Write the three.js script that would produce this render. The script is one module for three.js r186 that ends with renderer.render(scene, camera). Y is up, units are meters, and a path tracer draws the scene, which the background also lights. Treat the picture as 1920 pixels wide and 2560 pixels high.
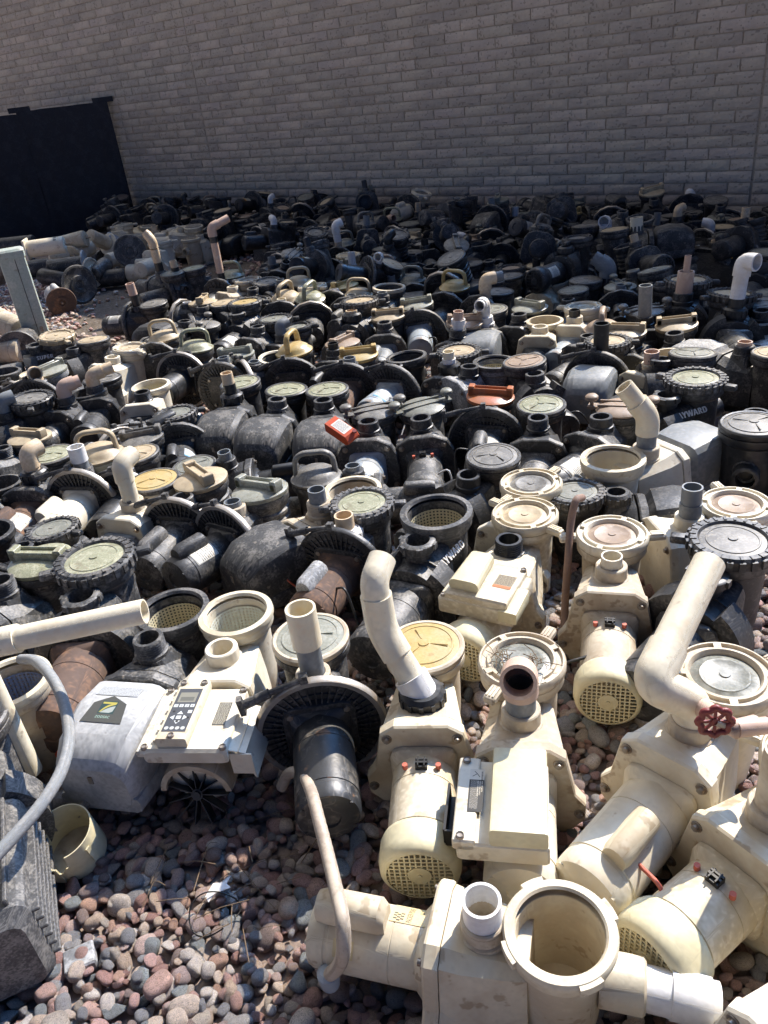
import * as THREE from 'three';
import { Sky } from 'three/addons/objects/Sky.js';
import { mergeGeometries, toCreasedNormals, mergeVertices } from 'three/addons/utils/BufferGeometryUtils.js';
import { FontLoader } from 'three/addons/loaders/FontLoader.js';
import { TextGeometry } from 'three/addons/geometries/TextGeometry.js';

/* ---------------------------------------------------------------- camera */
const scene = new THREE.Scene();
const D = Math.PI / 180, FPX = 1944, EYE = 1.75, PITCH = 29.53 * D, ROLL = 7.02 * D;
const camera = new THREE.PerspectiveCamera(2 * Math.atan(1280 / FPX) / D, 0.75, 0.05, 400);
camera.position.set(0, EYE, 0);
camera.rotation.set(-PITCH, 0, -ROLL);
scene.add(camera);

/* ---------------------------------------------------------------- sky and sun */
const SUN_AZ = 45 * D, SUN_EL = 43 * D;
const sunDir = new THREE.Vector3(Math.sin(SUN_AZ) * Math.cos(SUN_EL), Math.sin(SUN_EL), -Math.cos(SUN_AZ) * Math.cos(SUN_EL));
const sky = new Sky();
sky.name = 'sky';
sky.userData.kind = 'structure';
sky.scale.setScalar(350);
sky.material.uniforms.sunPosition.value.copy(sunDir);
sky.material.uniforms.turbidity.value = 9;
sky.material.uniforms.rayleigh.value = 0.4;
sky.material.uniforms.mieCoefficient.value = 0.004;
scene.add(sky);
scene.environmentIntensity = 0.27;
const sun = new THREE.DirectionalLight(0xfff1dc, 4.6);
sun.position.copy(sunDir).multiplyScalar(40).add(new THREE.Vector3(0, 0, -5));
sun.target.position.set(0, 0, -5);
sun.castShadow = true;
sun.shadow.mapSize.set(4096, 4096);
Object.assign(sun.shadow.camera, { left: -14, right: 14, top: 14, bottom: -14, near: 1, far: 90 });
scene.add(sun, sun.target);
const EXPOSURE = 1.92;

/* ---------------------------------------------------------------- pixels to places (photo pixels, 1920 x 2560) */
function ray(px, py) {
  const u = px - 960, v = py - 1280, c = Math.cos(-ROLL), s = Math.sin(-ROLL);
  const uu = c * u + s * v, up = -(-s * u + c * v), cp = Math.cos(PITCH), sp = Math.sin(PITCH);
  return new THREE.Vector3(uu / FPX, (up * cp - FPX * sp) / FPX, (-up * sp - FPX * cp) / FPX);
}
function at(p, h) { const d = ray(p[0], p[1]); return d.multiplyScalar((h - EYE) / d.y).add(new THREE.Vector3(0, EYE, 0)); }
const CROP = { A: [0, 1000, 2.592], B: [560, 1000, 2.592], C: [1180, 1000, 2.242], D: [0, 640, 2.592], E: [560, 640, 2.44], F: [1200, 640, 2.304], G: [0, 430, 2.592], H: [560, 430, 2.44], I: [1200, 430, 2.304], J: [0, 1350, 2.37], K: [640, 1350, 2.592], L: [1220, 1350, 2.37], M: [0, 1900, 1.728], N: [760, 1900, 1.43], S: [0, 0, 1] };
const px = a => { const c = CROP[a[0]]; return [c[0] + a[1] / c[2], c[1] + a[2] / c[2]]; };
const V = (x, y, z) => new THREE.Vector3(x, y, z);
function project(P) {
  const x = P.x, y = P.y - EYE, z = P.z, c = Math.cos(PITCH), s = Math.sin(PITCH);
  const up = y * c - z * s, fw = -y * s - z * c, u = FPX * x / fw, v = -FPX * up / fw, cr = Math.cos(-ROLL), sr = Math.sin(-ROLL);
  return [960 + cr * u - sr * v, 1280 + sr * u + cr * v, fw];
}

/* ---------------------------------------------------------------- random and noise */
function rng(seed) { let a = seed >>> 0; return () => { a = (a + 0x6D2B79F5) | 0; let t = Math.imul(a ^ (a >>> 15), 1 | a); t = (t + Math.imul(t ^ (t >>> 7), 61 | t)) ^ t; return ((t ^ (t >>> 14)) >>> 0) / 4294967296; }; }
function lattice(n, seed) { const r = rng(seed), a = new Float32Array(n * n); for (let i = 0; i < a.length; i++) a[i] = r(); return a; }
const LAT = 64, lats = [lattice(LAT, 11), lattice(LAT, 23), lattice(LAT, 37)];
function vnoise(x, y, per, k = 0) {           // tileable value noise: x,y in lattice cells, period per
  const L = lats[k], xi = Math.floor(x), yi = Math.floor(y), fx = x - xi, fy = y - yi;
  const m = v => ((v % per) + per) % per, s = t => t * t * (3 - 2 * t), g = (i, j) => L[(m(j) % LAT) * LAT + (m(i) % LAT)];
  const a = s(fx), b = s(fy);
  return (g(xi, yi) * (1 - a) + g(xi + 1, yi) * a) * (1 - b) + (g(xi, yi + 1) * (1 - a) + g(xi + 1, yi + 1) * a) * b;
}
function fbm(u, v, per, oct, k = 0) { let s = 0, w = 0.5, t = 0; for (let i = 0; i < oct; i++) { s += w * vnoise(u * per, v * per, per, (k + i) % 3); t += w; w *= 0.55; per *= 2; } return s / t; }
const sstep = (a, b, x) => { const t = Math.min(1, Math.max(0, (x - a) / (b - a))); return t * t * (3 - 2 * t); };
const toS = x => { x = Math.min(1, Math.max(0, x)); return 255 * (x <= 0.0031308 ? 12.92 * x : 1.055 * Math.pow(x, 1 / 2.4) - 0.055); };
function dataTex(n, fn, srgb = true) {
  const d = new Uint8Array(n * n * 4);
  for (let j = 0; j < n; j++) for (let i = 0; i < n; i++) { const c = fn(i / n, j / n), o = (j * n + i) * 4; for (let k = 0; k < 3; k++) d[o + k] = srgb ? toS(c[k]) : c[k] * 255; d[o + 3] = 255; }
  const t = new THREE.DataTexture(d, n, n); t.wrapS = t.wrapT = THREE.RepeatWrapping; t.magFilter = THREE.LinearFilter; t.minFilter = THREE.LinearMipmapLinearFilter; t.generateMipmaps = true;
  if (srgb) t.colorSpace = THREE.SRGBColorSpace; t.needsUpdate = true; return t;
}
const bumpTex = dataTex(256, (u, v) => { const b = fbm(u, v, 16, 3); return [b, b, b]; }, false); bumpTex.repeat.set(4, 4);

/* ---------------------------------------------------------------- materials */
const M = {};
// weathered surface: base colour, a second colour (dust, stain, chalking) in patches with a grain, and a third in rare spots
function weathered(key, base, dust, o = {}) {
  const { amt = 0.4, third = null, third_amt = 0.0, rough = 0.6, metal = 0, seed = 0, rep = 2.2, bump = 0.0006, grain = 0.12, crack = 0, spec = 0 } = o;
  const t = dataTex(256, (u, v) => {
    const a = fbm(u + seed * 0.137, v + seed * 0.31, 6, 4, seed % 3), f = fbm(u, v, 40, 2, (seed + 1) % 3), e = fbm(u + 0.4, v + 0.7 + seed * 0.21, 9, 5, (seed + 2) % 3);
    let m = sstep(0.62 - amt * 0.5, 0.86 - amt * 0.35, a * 0.72 + f * 0.3);
    if (crack) { const w = Math.abs(fbm(u, v, 14, 2, 1) - 0.5); m = Math.max(m * 0.6, crack * (1 - sstep(0.0, 0.035, w)) * sstep(0.35, 0.6, a)); }
    if (spec) m = Math.max(m, spec * sstep(0.66, 0.72, f));
    const n = third ? sstep(0.64 - third_amt * 0.3, 0.72 - third_amt * 0.3, e * 0.8 + f * 0.2) : 0, g = 1 + grain * (f - 0.5) * 2;
    return [0, 1, 2].map(i => { let c = base[i] * (1 - m) + dust[i] * m; if (third) c = c * (1 - n * .6) + third[i] * n * .6; return c * g; });
  });
  t.repeat.set(rep, rep);
  M[key] = new THREE.MeshStandardMaterial({ map: t, roughness: rough, metalness: metal, bumpMap: bumpTex, bumpScale: bump });
  M[key].name = key; return M[key];
}
weathered('cream0', [.64, .57, .42], [.50, .42, .295], { amt: .46, third: [.27, .19, .11], third_amt: .1, rough: .55, seed: 1 });
weathered('cream1', [.68, .625, .50], [.57, .505, .385], { amt: .42, third: [.33, .245, .155], third_amt: .08, rough: .55, seed: 2 });
weathered('cream2', [.58, .51, .385], [.41, .335, .24], { amt: .5, third: [.22, .155, .10], third_amt: .15, rough: .62, seed: 3 });
weathered('cream3', [.57, .49, .345], [.70, .645, .52], { amt: .45, third: [.34, .24, .13], third_amt: .05, rough: .55, seed: 4, spec: .5 });
weathered('creamy', [.62, .565, .375], [.50, .445, .29], { amt: .35, rough: .5, seed: 5 });
weathered('black0', [.027, .028, .030], [.092, .088, .082], { amt: .34, third: [.17, .15, .125], third_amt: -.12, rough: .46, seed: 6, grain: .35, rep: 4 });
weathered('black1', [.043, .044, .045], [.145, .137, .125], { amt: .42, third: [.23, .2, .165], third_amt: -.08, rough: .55, seed: 7, grain: .4, rep: 4.5 });
weathered('black2', [.014, .0155, .018], [.045, .044, .043], { amt: .25, rough: .38, seed: 8, grain: .3 });
weathered('black3', [.07, .07, .071], [.17, .162, .15], { amt: .48, rough: .55, seed: 9, grain: .45, spec: .45, rep: 6 });
weathered('black4', [.026, .028, .031], [.20, .18, .15], { amt: .2, third: [.28, .14, .06], third_amt: -.1, rough: .42, seed: 10, crack: .8, grain: .25 });
weathered('chalk', [.20, .205, .21], [.37, .37, .365], { amt: .55, third: [.07, .07, .07], third_amt: -.06, rough: .7, seed: 11, grain: .35, rep: 4 });
weathered('silver', [.36, .365, .36], [.45, .45, .44], { amt: .5, third: [.24, .235, .225], third_amt: -.05, rough: .55, seed: 12, grain: .14, rep: 3 });
weathered('steel', [.32, .36, .39], [.22, .22, .21], { amt: .35, third: [.30, .19, .11], third_amt: -.05, rough: .45, seed: 13 });
weathered('rust', [.10, .065, .05], [.22, .12, .07], { amt: .4, third: [.045, .042, .042], third_amt: .22, rough: .85, seed: 14 });
weathered('grey_pipe', [.17, .185, .195], [.24, .245, .24], { amt: .35, rough: .5, seed: 15 });
weathered('white_pipe', [.74, .73, .71], [.62, .585, .53], { amt: .25, third: [.42, .31, .22], third_amt: -.08, rough: .42, seed: 16 });
weathered('ivory_pipe', [.73, .66, .50], [.64, .54, .38], { amt: .35, third: [.25, .19, .13], third_amt: -.12, rough: .42, seed: 17 });
weathered('tan_pipe', [.60, .46, .30], [.66, .54, .38], { amt: .4, third: [.36, .24, .15], third_amt: -.05, rough: .5, seed: 18 });
weathered('pink_pipe', [.55, .39, .30], [.46, .33, .26], { amt: .4, third: [.62, .50, .40], third_amt: 0, rough: .55, seed: 19 });
weathered('black_pipe', [.018, .019, .02], [.07, .066, .06], { amt: .3, rough: .4, seed: 20 });
weathered('band', [.42, .395, .36], [.29, .235, .18], { amt: .4, rough: .45, metal: .55, seed: 21 });
weathered('bolt', [.34, .32, .29], [.22, .16, .11], { amt: .4, rough: .4, metal: .6, seed: 22 });
weathered('red_paint', [.19, .026, .024], [.17, .05, .035], { amt: .4, rough: .5, seed: 23 });
weathered('red_cap', [.52, .12, .075], [.42, .10, .06], { amt: .3, rough: .5, seed: 24 });
weathered('conduit', [.46, .39, .30], [.29, .23, .18], { amt: .45, rough: .6, seed: 25, rep: 5 });
weathered('conduit_grey', [.235, .245, .245], [.31, .305, .29], { amt: .4, rough: .55, seed: 26, rep: 5 });
weathered('conduit_rust', [.26, .165, .12], [.19, .125, .095], { amt: .45, rough: .75, seed: 27, rep: 5 });
weathered('pedestal', [.34, .39, .335], [.42, .44, .38], { amt: .4, third: [.24, .21, .16], rough: .5, seed: 28 });
weathered('cloth', [.026, .028, .035], [.036, .038, .046], { amt: .4, rough: .95, seed: 29, bump: .001 });
weathered('dirt', [.24, .185, .155], [.30, .24, .20], { amt: .5, third: [.17, .135, .115], rough: .95, seed: 30, rep: .8, bump: .004 });
weathered('path_soil', [.085, .068, .054], [.13, .104, .083], { amt: .5, third: [.19, .155, .125], third_amt: -.08, rough: .95, seed: 36, rep: 2, bump: .008, grain: .4 });
weathered('carton', [.55, .085, .025], [.48, .075, .025], { amt: .3, rough: .45, seed: 31 });
weathered('basket', [.62, .56, .38], [.5, .43, .26], { amt: .4, rough: .5, seed: 32 });
weathered('basket_grey', [.62, .64, .56], [.5, .5, .42], { amt: .4, rough: .5, seed: 33 });
weathered('basket_blue', [.14, .2, .36], [.3, .34, .42], { amt: .35, rough: .5, seed: 34 });
weathered('mulch', [.018, .017, .017], [.035, .032, .03], { amt: .5, rough: 1, seed: 35, bump: .006 });
function lens(key, a, b, o) { const m = weathered(key, a, b, { rough: .3, ...o }); const p = new THREE.MeshPhysicalMaterial({ map: m.map, bumpMap: bumpTex, bumpScale: .0005, roughness: o.rough ?? .36, transmission: o.tr ?? 0, thickness: 0, ior: 1.45, clearcoat: .2, clearcoatRoughness: .4 }); p.name = key; M[key] = p; }
lens('lensG', [.25, .255, .165], [.36, .355, .25], { amt: .5, third: [.16, .13, .085], third_amt: .12, seed: 41, rep: 7, grain: .25 });
lens('lensC', [.38, .39, .32], [.50, .50, .42], { amt: .5, third: [.27, .24, .17], third_amt: .08, seed: 42, rep: 5, tr: .4 });
lens('lensA', [.62, .45, .17], [.58, .47, .23], { amt: .45, third: [.42, .27, .10], third_amt: .05, seed: 43, rep: 5, tr: .3 });
lens('lensT', [.45, .365, .235], [.34, .27, .175], { amt: .5, third: [.3, .21, .12], third_amt: .1, seed: 44, rep: 5, rough: .5, tr: 0 });
lens('lensB', [.31, .23, .165], [.24, .175, .125], { amt: .5, third: [.38, .31, .23], third_amt: .1, seed: 45, rep: 5, rough: .55, tr: 0 });
lens('lensO', [.40, .125, .04], [.33, .13, .065], { amt: .4, seed: 46, rep: 5, tr: 0 });
lens('lensK', [.11, .105, .095], [.19, .18, .16], { amt: .55, third: [.28, .25, .2], third_amt: .0, seed: 47, rep: 5, rough: .55, tr: 0 });
lens('lensD', [.15, .155, .13], [.22, .22, .185], { amt: .5, third: [.15, .13, .1], third_amt: .05, seed: 48, rep: 5, rough: .5, tr: 0 });
const holeTex = dataTex(64, (u, v) => { const h = (u * 8 % 1 > .42 && v * 8 % 1 > .42) ? 0 : 1; return [h, h, h]; }, false); holeTex.repeat.set(11, 11);
for (const k of ['basket', 'basket_grey', 'basket_blue']) { M[k].alphaMap = holeTex; M[k].alphaTest = 0.5; M[k].side = THREE.DoubleSide; }
M.copper = new THREE.MeshStandardMaterial({ color: 0x0d0d0e, roughness: .5 }); M.copper.name = 'dark_plastic';
M.paper = new THREE.MeshStandardMaterial({ color: 0xb8b4aa, roughness: .7 });

/* stickers: print on paper */
function canvasMat(w, h, draw, rough = .55) {
  const c = document.createElement('canvas'); c.width = w; c.height = h; draw(c.getContext('2d'), w, h);
  const t = new THREE.CanvasTexture(c); t.colorSpace = THREE.SRGBColorSpace; t.anisotropy = 8;
  return new THREE.MeshStandardMaterial({ map: t, roughness: rough });
}
function textRows(g, x, y, w, n, dy, r, col, t = 3) { g.fillStyle = col; for (let i = 0; i < n; i++) { let a = x; while (a < x + w - 8) { const l = 5 + r() * 20; g.fillRect(a, y + i * dy, Math.min(l, x + w - a), t); a += l + 4; } } }
const ST = [];
for (let k = 0; k < 4; k++) ST.push(canvasMat(192, 128, (g, w, h) => {
  const r = rng(70 + k); g.fillStyle = ['#c9c6bb', '#bfc4c4', '#cdc9b6', '#b5b3aa'][k]; g.fillRect(0, 0, w, h);
  if (k === 1) { g.fillStyle = '#5f95b5'; g.fillRect(0, 0, w, 22); } if (k === 2) { g.fillStyle = '#d8a12a'; g.fillRect(0, 0, w, 26); }
  textRows(g, 10, 34, w - 20, 7, 11, r, '#3a3a3a', 4); g.strokeStyle = '#444'; g.lineWidth = 2; g.strokeRect(4, 4, w - 8, h - 8);
  for (let i = 0; i < 26; i++) { g.fillStyle = `rgba(120,105,80,${.1 + r() * .25})`; g.fillRect(r() * w, r() * h, 4 + r() * 26, 2 + r() * 9); }
}));
const stWarn = canvasMat(192, 110, (g, w, h) => { g.fillStyle = '#c4bfb2'; g.fillRect(0, 0, w, h); g.fillStyle = '#c8532b'; g.fillRect(0, 0, w, 22); textRows(g, 8, 32, w - 16, 6, 12, rng(5), '#4a4a48', 5); });

/* ---------------------------------------------------------------- geometry helpers */
function boxUV(g) {
  const p = g.attributes.position, n = g.attributes.normal, uv = new Float32Array(p.count * 2);
  for (let i = 0; i < p.count; i++) {
    const ax = Math.abs(n.getX(i)), ay = Math.abs(n.getY(i)), az = Math.abs(n.getZ(i));
    let u, v; if (ay >= ax && ay >= az) { u = p.getX(i); v = p.getZ(i); } else if (ax >= az) { u = p.getZ(i); v = p.getY(i); } else { u = p.getX(i); v = p.getY(i); }
    uv[i * 2] = u; uv[i * 2 + 1] = v;
  }
  g.setAttribute('uv', new THREE.BufferAttribute(uv, 2)); return g;
}
function merge(list) {
  const a = list.flat(9).filter(Boolean).map(g => { let h = g.index ? g.toNonIndexed() : g.clone(); for (const k of Object.keys(h.attributes)) if (k !== 'position' && k !== 'normal') h.deleteAttribute(k); if (!h.attributes.normal) h.computeVertexNormals(); return h; });
  return boxUV(a.length > 1 ? mergeGeometries(a, false) : a[0]);
}
const cache = new Map();
const G = (key, fn) => { if (!cache.has(key)) cache.set(key, merge([fn()])); return cache.get(key); };
const box = (w, h, d, x = 0, y = 0, z = 0, ry = 0, rx = 0, rz = 0) => { const g = new THREE.BoxGeometry(w, h, d); if (rz) g.rotateZ(rz); if (rx) g.rotateX(rx); if (ry) g.rotateY(ry); return g.translate(x, y, z); };
const lathe = (pr, seg) => toCreasedNormals(new THREE.LatheGeometry(pr.map(p => new THREE.Vector2(Math.max(p[0], 1e-4), p[1])), seg), .75);
const latheZ = (pr, seg) => lathe(pr, seg).rotateX(Math.PI / 2);
const cylY = (r, h, seg, x = 0, y = 0, z = 0, r2 = r) => new THREE.CylinderGeometry(r2, r, h, seg).translate(x, y + h / 2, z);
const cylZ = (r, h, seg, x = 0, y = 0, z = 0, r2 = r) => new THREE.CylinderGeometry(r2, r, h, seg).rotateX(Math.PI / 2).translate(x, y, z + h / 2);
function rrect(w, y0, y1, r, n = 3, cx = 0) { const o = []; for (const [x, y, k] of [[cx + w - r, y1 - r, 0], [cx - w + r, y1 - r, 1], [cx - w + r, y0 + r, 2], [cx + w - r, y0 + r, 3]]) for (let i = 0; i <= n; i++) { const a = (k + i / n) * Math.PI / 2; o.push([x + r * Math.cos(a), y + r * Math.sin(a)]); } return o; }
function loft(st, cr = .6) {          // st: [z, points][]; along z, capped
  const n = st[0][1].length, pos = [], idx = [];
  st.forEach(([z, pts]) => pts.forEach(p => pos.push(p[0], p[1], z)));
  for (let s = 0; s < st.length - 1; s++) for (let i = 0; i < n; i++) { const a = s * n + i, b = s * n + (i + 1) % n, c = a + n, d = b + n; idx.push(a, b, d, a, d, c); }
  for (const s of [0, st.length - 1]) { const c = pos.length / 3, pts = st[s][1]; pos.push(pts.reduce((t, p) => t + p[0], 0) / n, pts.reduce((t, p) => t + p[1], 0) / n, st[s][0]); for (let i = 0; i < n; i++) { const a = s * n + i, b = s * n + (i + 1) % n; s ? idx.push(a, b, c) : idx.push(b, a, c); } }
  const g = new THREE.BufferGeometry(); g.setAttribute('position', new THREE.Float32BufferAttribute(pos, 3)); g.setIndex(idx); g.computeVertexNormals();
  return toCreasedNormals(g, cr);
}
const rbox = (w, h, d, x, y, z, r = .008, rx = 0) => { const g = loft([[-d / 2, rrect(w / 2 - r * .7, -h / 2 + r * .7, h / 2 - r * .7, r)], [-d / 2 + r * .8, rrect(w / 2, -h / 2, h / 2, r)], [d / 2 - r * .8, rrect(w / 2, -h / 2, h / 2, r)], [d / 2, rrect(w / 2 - r * .7, -h / 2 + r * .7, h / 2 - r * .7, r)]]); if (rx) g.rotateX(rx); return g.translate(x, y, z); };
function roundPath(c, br, n = 6) {    // polyline with rounded corners
  const o = [c[0].clone()];
  for (let i = 1; i < c.length - 1; i++) { const a = c[i].clone().sub(c[i - 1]), b = c[i + 1].clone().sub(c[i]), r = Math.min(br, a.length() * .48, b.length() * .48); const p0 = c[i].clone().addScaledVector(a.normalize(), -r), p1 = c[i].clone().addScaledVector(b.normalize(), r); for (let k = 0; k <= n; k++) { const t = k / n; o.push(p0.clone().multiplyScalar((1 - t) * (1 - t)).addScaledVector(c[i], 2 * t * (1 - t)).addScaledVector(p1, t * t)); } }
  o.push(c[c.length - 1].clone()); return o;
}
function sweep(pts, r, seg = 16, inner = .84, rf = null) {   // hollow pipe along points
  const N = pts.length, rings = (rad) => {
    const pos = []; let nrm = null;
    for (let i = 0; i < N; i++) {
      const t = pts[Math.min(N - 1, i + 1)].clone().sub(pts[Math.max(0, i - 1)]).normalize();
      if (!nrm) { nrm = Math.abs(t.y) > .9 ? V(1, 0, 0) : V(0, 1, 0); } nrm = nrm.clone().addScaledVector(t, -nrm.dot(t)).normalize();
      const b = t.clone().cross(nrm), R = rad * (rf ? rf(i) : 1);
      for (let k = 0; k < seg; k++) { const a = k / seg * 2 * Math.PI; const q = pts[i].clone().addScaledVector(nrm, Math.cos(a) * R).addScaledVector(b, Math.sin(a) * R); pos.push(q.x, q.y, q.z); }
    } return pos;
  };
  const mk = (pos, n, flip, wrap) => { const idx = []; for (let s = 0; s < n - 1; s++) for (let i = 0; i < seg; i++) { const a = s * seg + i, b = s * seg + (i + 1) % seg, c = a + seg, d = b + seg; flip ? idx.push(a, d, b, a, c, d) : idx.push(a, b, d, a, d, c); } const g = new THREE.BufferGeometry(); g.setAttribute('position', new THREE.Float32BufferAttribute(pos, 3)); g.setIndex(idx); g.computeVertexNormals(); return g; };
  const out = rings(r), res = [mk(out, N, false)];
  if (inner) { const inn = rings(r * inner); res.push(mk(inn, N, true)); const e0 = out.slice(0, seg * 3).concat(inn.slice(0, seg * 3)), e1 = out.slice(-seg * 3).concat(inn.slice(-seg * 3)); res.push(mk(e0, 2, true), mk(e1, 2, false)); }
  return merge(res);
}
const arcPts = (c, r, a0, a1, n, f) => Array.from({ length: n + 1 }, (_, i) => { const a = a0 + (a1 - a0) * i / n; return f(c[0] + r * Math.cos(a), c[1] + r * Math.sin(a)); });

/* ---------------------------------------------------------------- scene graph helpers */
const names = new Map();
const numbered = n => { const k = names.get(n) || 0; names.set(n, k + 1); return k ? `${n}_${String(k).padStart(3, '0')}` : n; };
function part(name, geo, mat, parent, label) { const m = new THREE.Mesh(geo, typeof mat === 'string' ? M[mat] : mat); if (!m.material) throw new Error('material ' + mat); m.name = name; m.castShadow = m.receiveShadow = true; if (label) m.userData.label = label; parent.add(m); return m; }
function thing(name, label, category, pos = [0, 0, 0], group) { const o = new THREE.Group(); o.name = numbered(name); o.position.set(...pos); o.userData = { label, category }; if (group) o.userData.group = group; scene.add(o); return o; }
function single(name, geo, mat, label, category, group) { const m = part(numbered(name), geo, mat, scene); m.userData = { label, category }; if (group) m.userData.group = group; return m; }
const font = await new FontLoader().loadAsync('fonts/droid/droid_sans_bold.typeface.json');
const textGeo = (s, size, depth = .003) => { const g = new TextGeometry(s, { font, size, depth, curveSegments: 3, bevelEnabled: false }); g.computeBoundingBox(); const b = g.boundingBox; g.translate(-(b.min.x + b.max.x) / 2, -(b.min.y + b.max.y) / 2, 0); return merge([g]); };

/* ================================================================ the setting: ground, pebbles, block wall, screen fence */
const R0 = rng(4242);
const ground = new THREE.Group(); ground.name = 'ground'; ground.userData = { kind: 'structure' }; scene.add(ground);
const hill = (x, z) => .012 * (fbm(x * .11 + 3.2, z * .11 + 1.7, 6, 3) - .5);
{
  const g = new THREE.PlaneGeometry(160, 160, 2, 2).rotateX(-Math.PI / 2).translate(0, -.012, -5);
  part('soil', boxUV(g), 'dirt', ground);
  const p = [[150, 800], [190, 690], [330, 640], [560, 600], [720, 560], [700, 640], [640, 720], [560, 780], [420, 850], [240, 872]].map(a => at(a, 0)), sh = new THREE.Shape(p.map(v => new THREE.Vector2(v.x, -v.z)));
  part('dirt_path', boxUV(new THREE.ShapeGeometry(sh).rotateX(-Math.PI / 2).translate(0, -.006, 0)), 'path_soil', ground);
}
/* river pebbles: the largest in view are meshes of their own, the rest is loose gravel */
const pebbleGeo = []; {
  for (let k = 0; k < 8; k++) {
    const r = rng(900 + k), g = mergeVertices(new THREE.IcosahedronGeometry(1, 3).deleteAttribute('normal').deleteAttribute('uv')), p = g.attributes.position;
    const ex = 2.1 + r() * .8, dir = [V(r() - .5, r() - .5, r() - .5), V(r() - .5, r() - .5, r() - .5), V(r() - .5, r() - .5, r() - .5)].map(v => v.normalize()), am = [.2 * r(), .18 * r(), .16 * r()], cuts = Array.from({ length: 7 }, () => V(r() - .5, r() - .5, r() - .5).normalize());
    for (let i = 0; i < p.count; i++) {
      const v = V(p.getX(i), p.getY(i), p.getZ(i)), e = ex; let s = 1 / Math.pow(Math.abs(v.x) ** e + Math.abs(v.y) ** e + Math.abs(v.z) ** e, 1 / e);
      dir.forEach((d, j) => { const t = v.dot(d); s *= 1 - am[j] * Math.max(0, t) ** 2 + am[j] * .5 * Math.max(0, -t); });
      v.multiplyScalar(s); if (k > 4) for (const d of cuts) { const t = v.dot(d); if (t > .68) v.addScaledVector(d, (.68 - t) * .9); } p.setXYZ(i, v.x, v.y, v.z);
    }
    g.computeVertexNormals(); pebbleGeo.push(boxUV(g.toNonIndexed()));
  }
}
const pebTex = dataTex(256, (u, v) => { const a = fbm(u, v, 5, 4), f = fbm(u, v, 48, 2, 1), s = sstep(.68, .76, f) * .28 - sstep(.62, .7, 1 - f) * .3; const c = .82 + .36 * (a - .5) + s; return [c, c * (1 + .06 * (a - .5)), c * (1 - .05 * (a - .5))]; });
pebTex.repeat.set(.35, .35);
const pebPal = [[.36, .235, .20], [.30, .185, .16], [.38, .29, .225], [.235, .225, .225], [.185, .20, .205], [.40, .30, .27], [.27, .155, .135], [.32, .275, .235], [.20, .15, .135], [.34, .215, .165], [.46, .41, .37], [.25, .19, .18], [.44, .36, .30], [.17, .17, .18], [.41, .26, .235]];
const pebMats = pebPal.map(c => { const m = new THREE.MeshStandardMaterial({ map: pebTex, roughness: .72, bumpMap: bumpTex, bumpScale: .004 }); m.color.setRGB(...c.map(x => x * 2.0)); return m; });
{
  const list = [], add = (x, z, y, big) => {
    const a = (big ? .0095 + R0() * R0() * .0185 : .012 + R0() * .012), asp = 1 + R0() * .55, fl = .52 + R0() * .4;
    const P = V(x, y + hill(x, z) + a * fl * .55, z), pr = project(P);
    if (pr[2] < .2 || pr[0] < -160 || pr[0] > 2080 || pr[1] < 560 || pr[1] > 2760) return;
    const q = new THREE.Quaternion().setFromEuler(new THREE.Euler((R0() - .5) * .9, R0() * 6.3, (R0() - .5) * .9));
    if (R0() < .12) q.multiply(new THREE.Quaternion().setFromEuler(new THREE.Euler(1.1, 0, .5)));
    list.push({ P, q, s: V(a * asp, a * fl, a), c: Math.floor(R0() * pebPal.length), k: Math.floor(R0() * 8), size: a / pr[2], in: pr[0] > -20 && pr[0] < 1940 && pr[1] < 2580 });
  };
  const st = .0275;
  for (let z = -.5; z > -3.4; z -= st) for (let x = -1.9; x < 2.2; x += st) { add(x + (R0() - .5) * st, z + (R0() - .5) * st, -.004 + R0() * .008, true); if (R0() < .45) add(x + (R0() - .5) * st, z + (R0() - .5) * st, .011 + R0() * .01, true); }
  for (let z = -3.4; z > -10.5; z -= .052) for (let x = -4.6; x < 3.2; x += .052) { const q = project(V(x, 0, z)), pathway = sstep(140, 240, q[0]) * sstep(600, 680, q[1]) * (1 - sstep(830, 880, q[1])) * (1 - sstep(600, 720, q[0])); if (R0() > pathway * .93) add(x + (R0() - .5) * .05, z + (R0() - .5) * .05, R0() * .006, false); }
  // the 300 that show largest in the open gravel
  const open = p => { const q = project(p.P); return p.in && q[0] < 860 && q[1] > 2030 - (q[0] < 300 ? -60 : 0) && p.P.y > .012; };
  list.filter(open).sort((a, b) => b.size - a.size).slice(0, 300).forEach(p => { p.own = true; });
  let n = 0;
  for (const p of list) if (p.own) { const m = part(n ? `pebble_${String(n).padStart(3, '0')}` : 'pebble', pebbleGeo[p.k], pebMats[p.c], ground); n++; m.position.copy(p.P); m.quaternion.copy(p.q); m.scale.copy(p.s); }
  const gm = new THREE.MeshStandardMaterial({ map: pebTex, roughness: .72, bumpMap: bumpTex, bumpScale: .004 });
  for (let k = 0; k < 8; k++) {
    const l = list.filter(p => !p.own && p.k === k), im = new THREE.InstancedMesh(pebbleGeo[k], gm, l.length), m4 = new THREE.Matrix4(), col = new THREE.Color();
    l.forEach((p, i) => { im.setMatrixAt(i, m4.compose(p.P, p.q, p.s)); const c = pebPal[p.c], t = 1.6 + .75 * R0(); im.setColorAt(i, col.setRGB(c[0] * t, c[1] * t, c[2] * t)); });
    im.name = k ? `gravel_${String(k).padStart(3, '0')}` : 'gravel'; im.userData = { kind: 'stuff' }; im.castShadow = im.receiveShadow = true; ground.add(im);
  }
}

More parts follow.
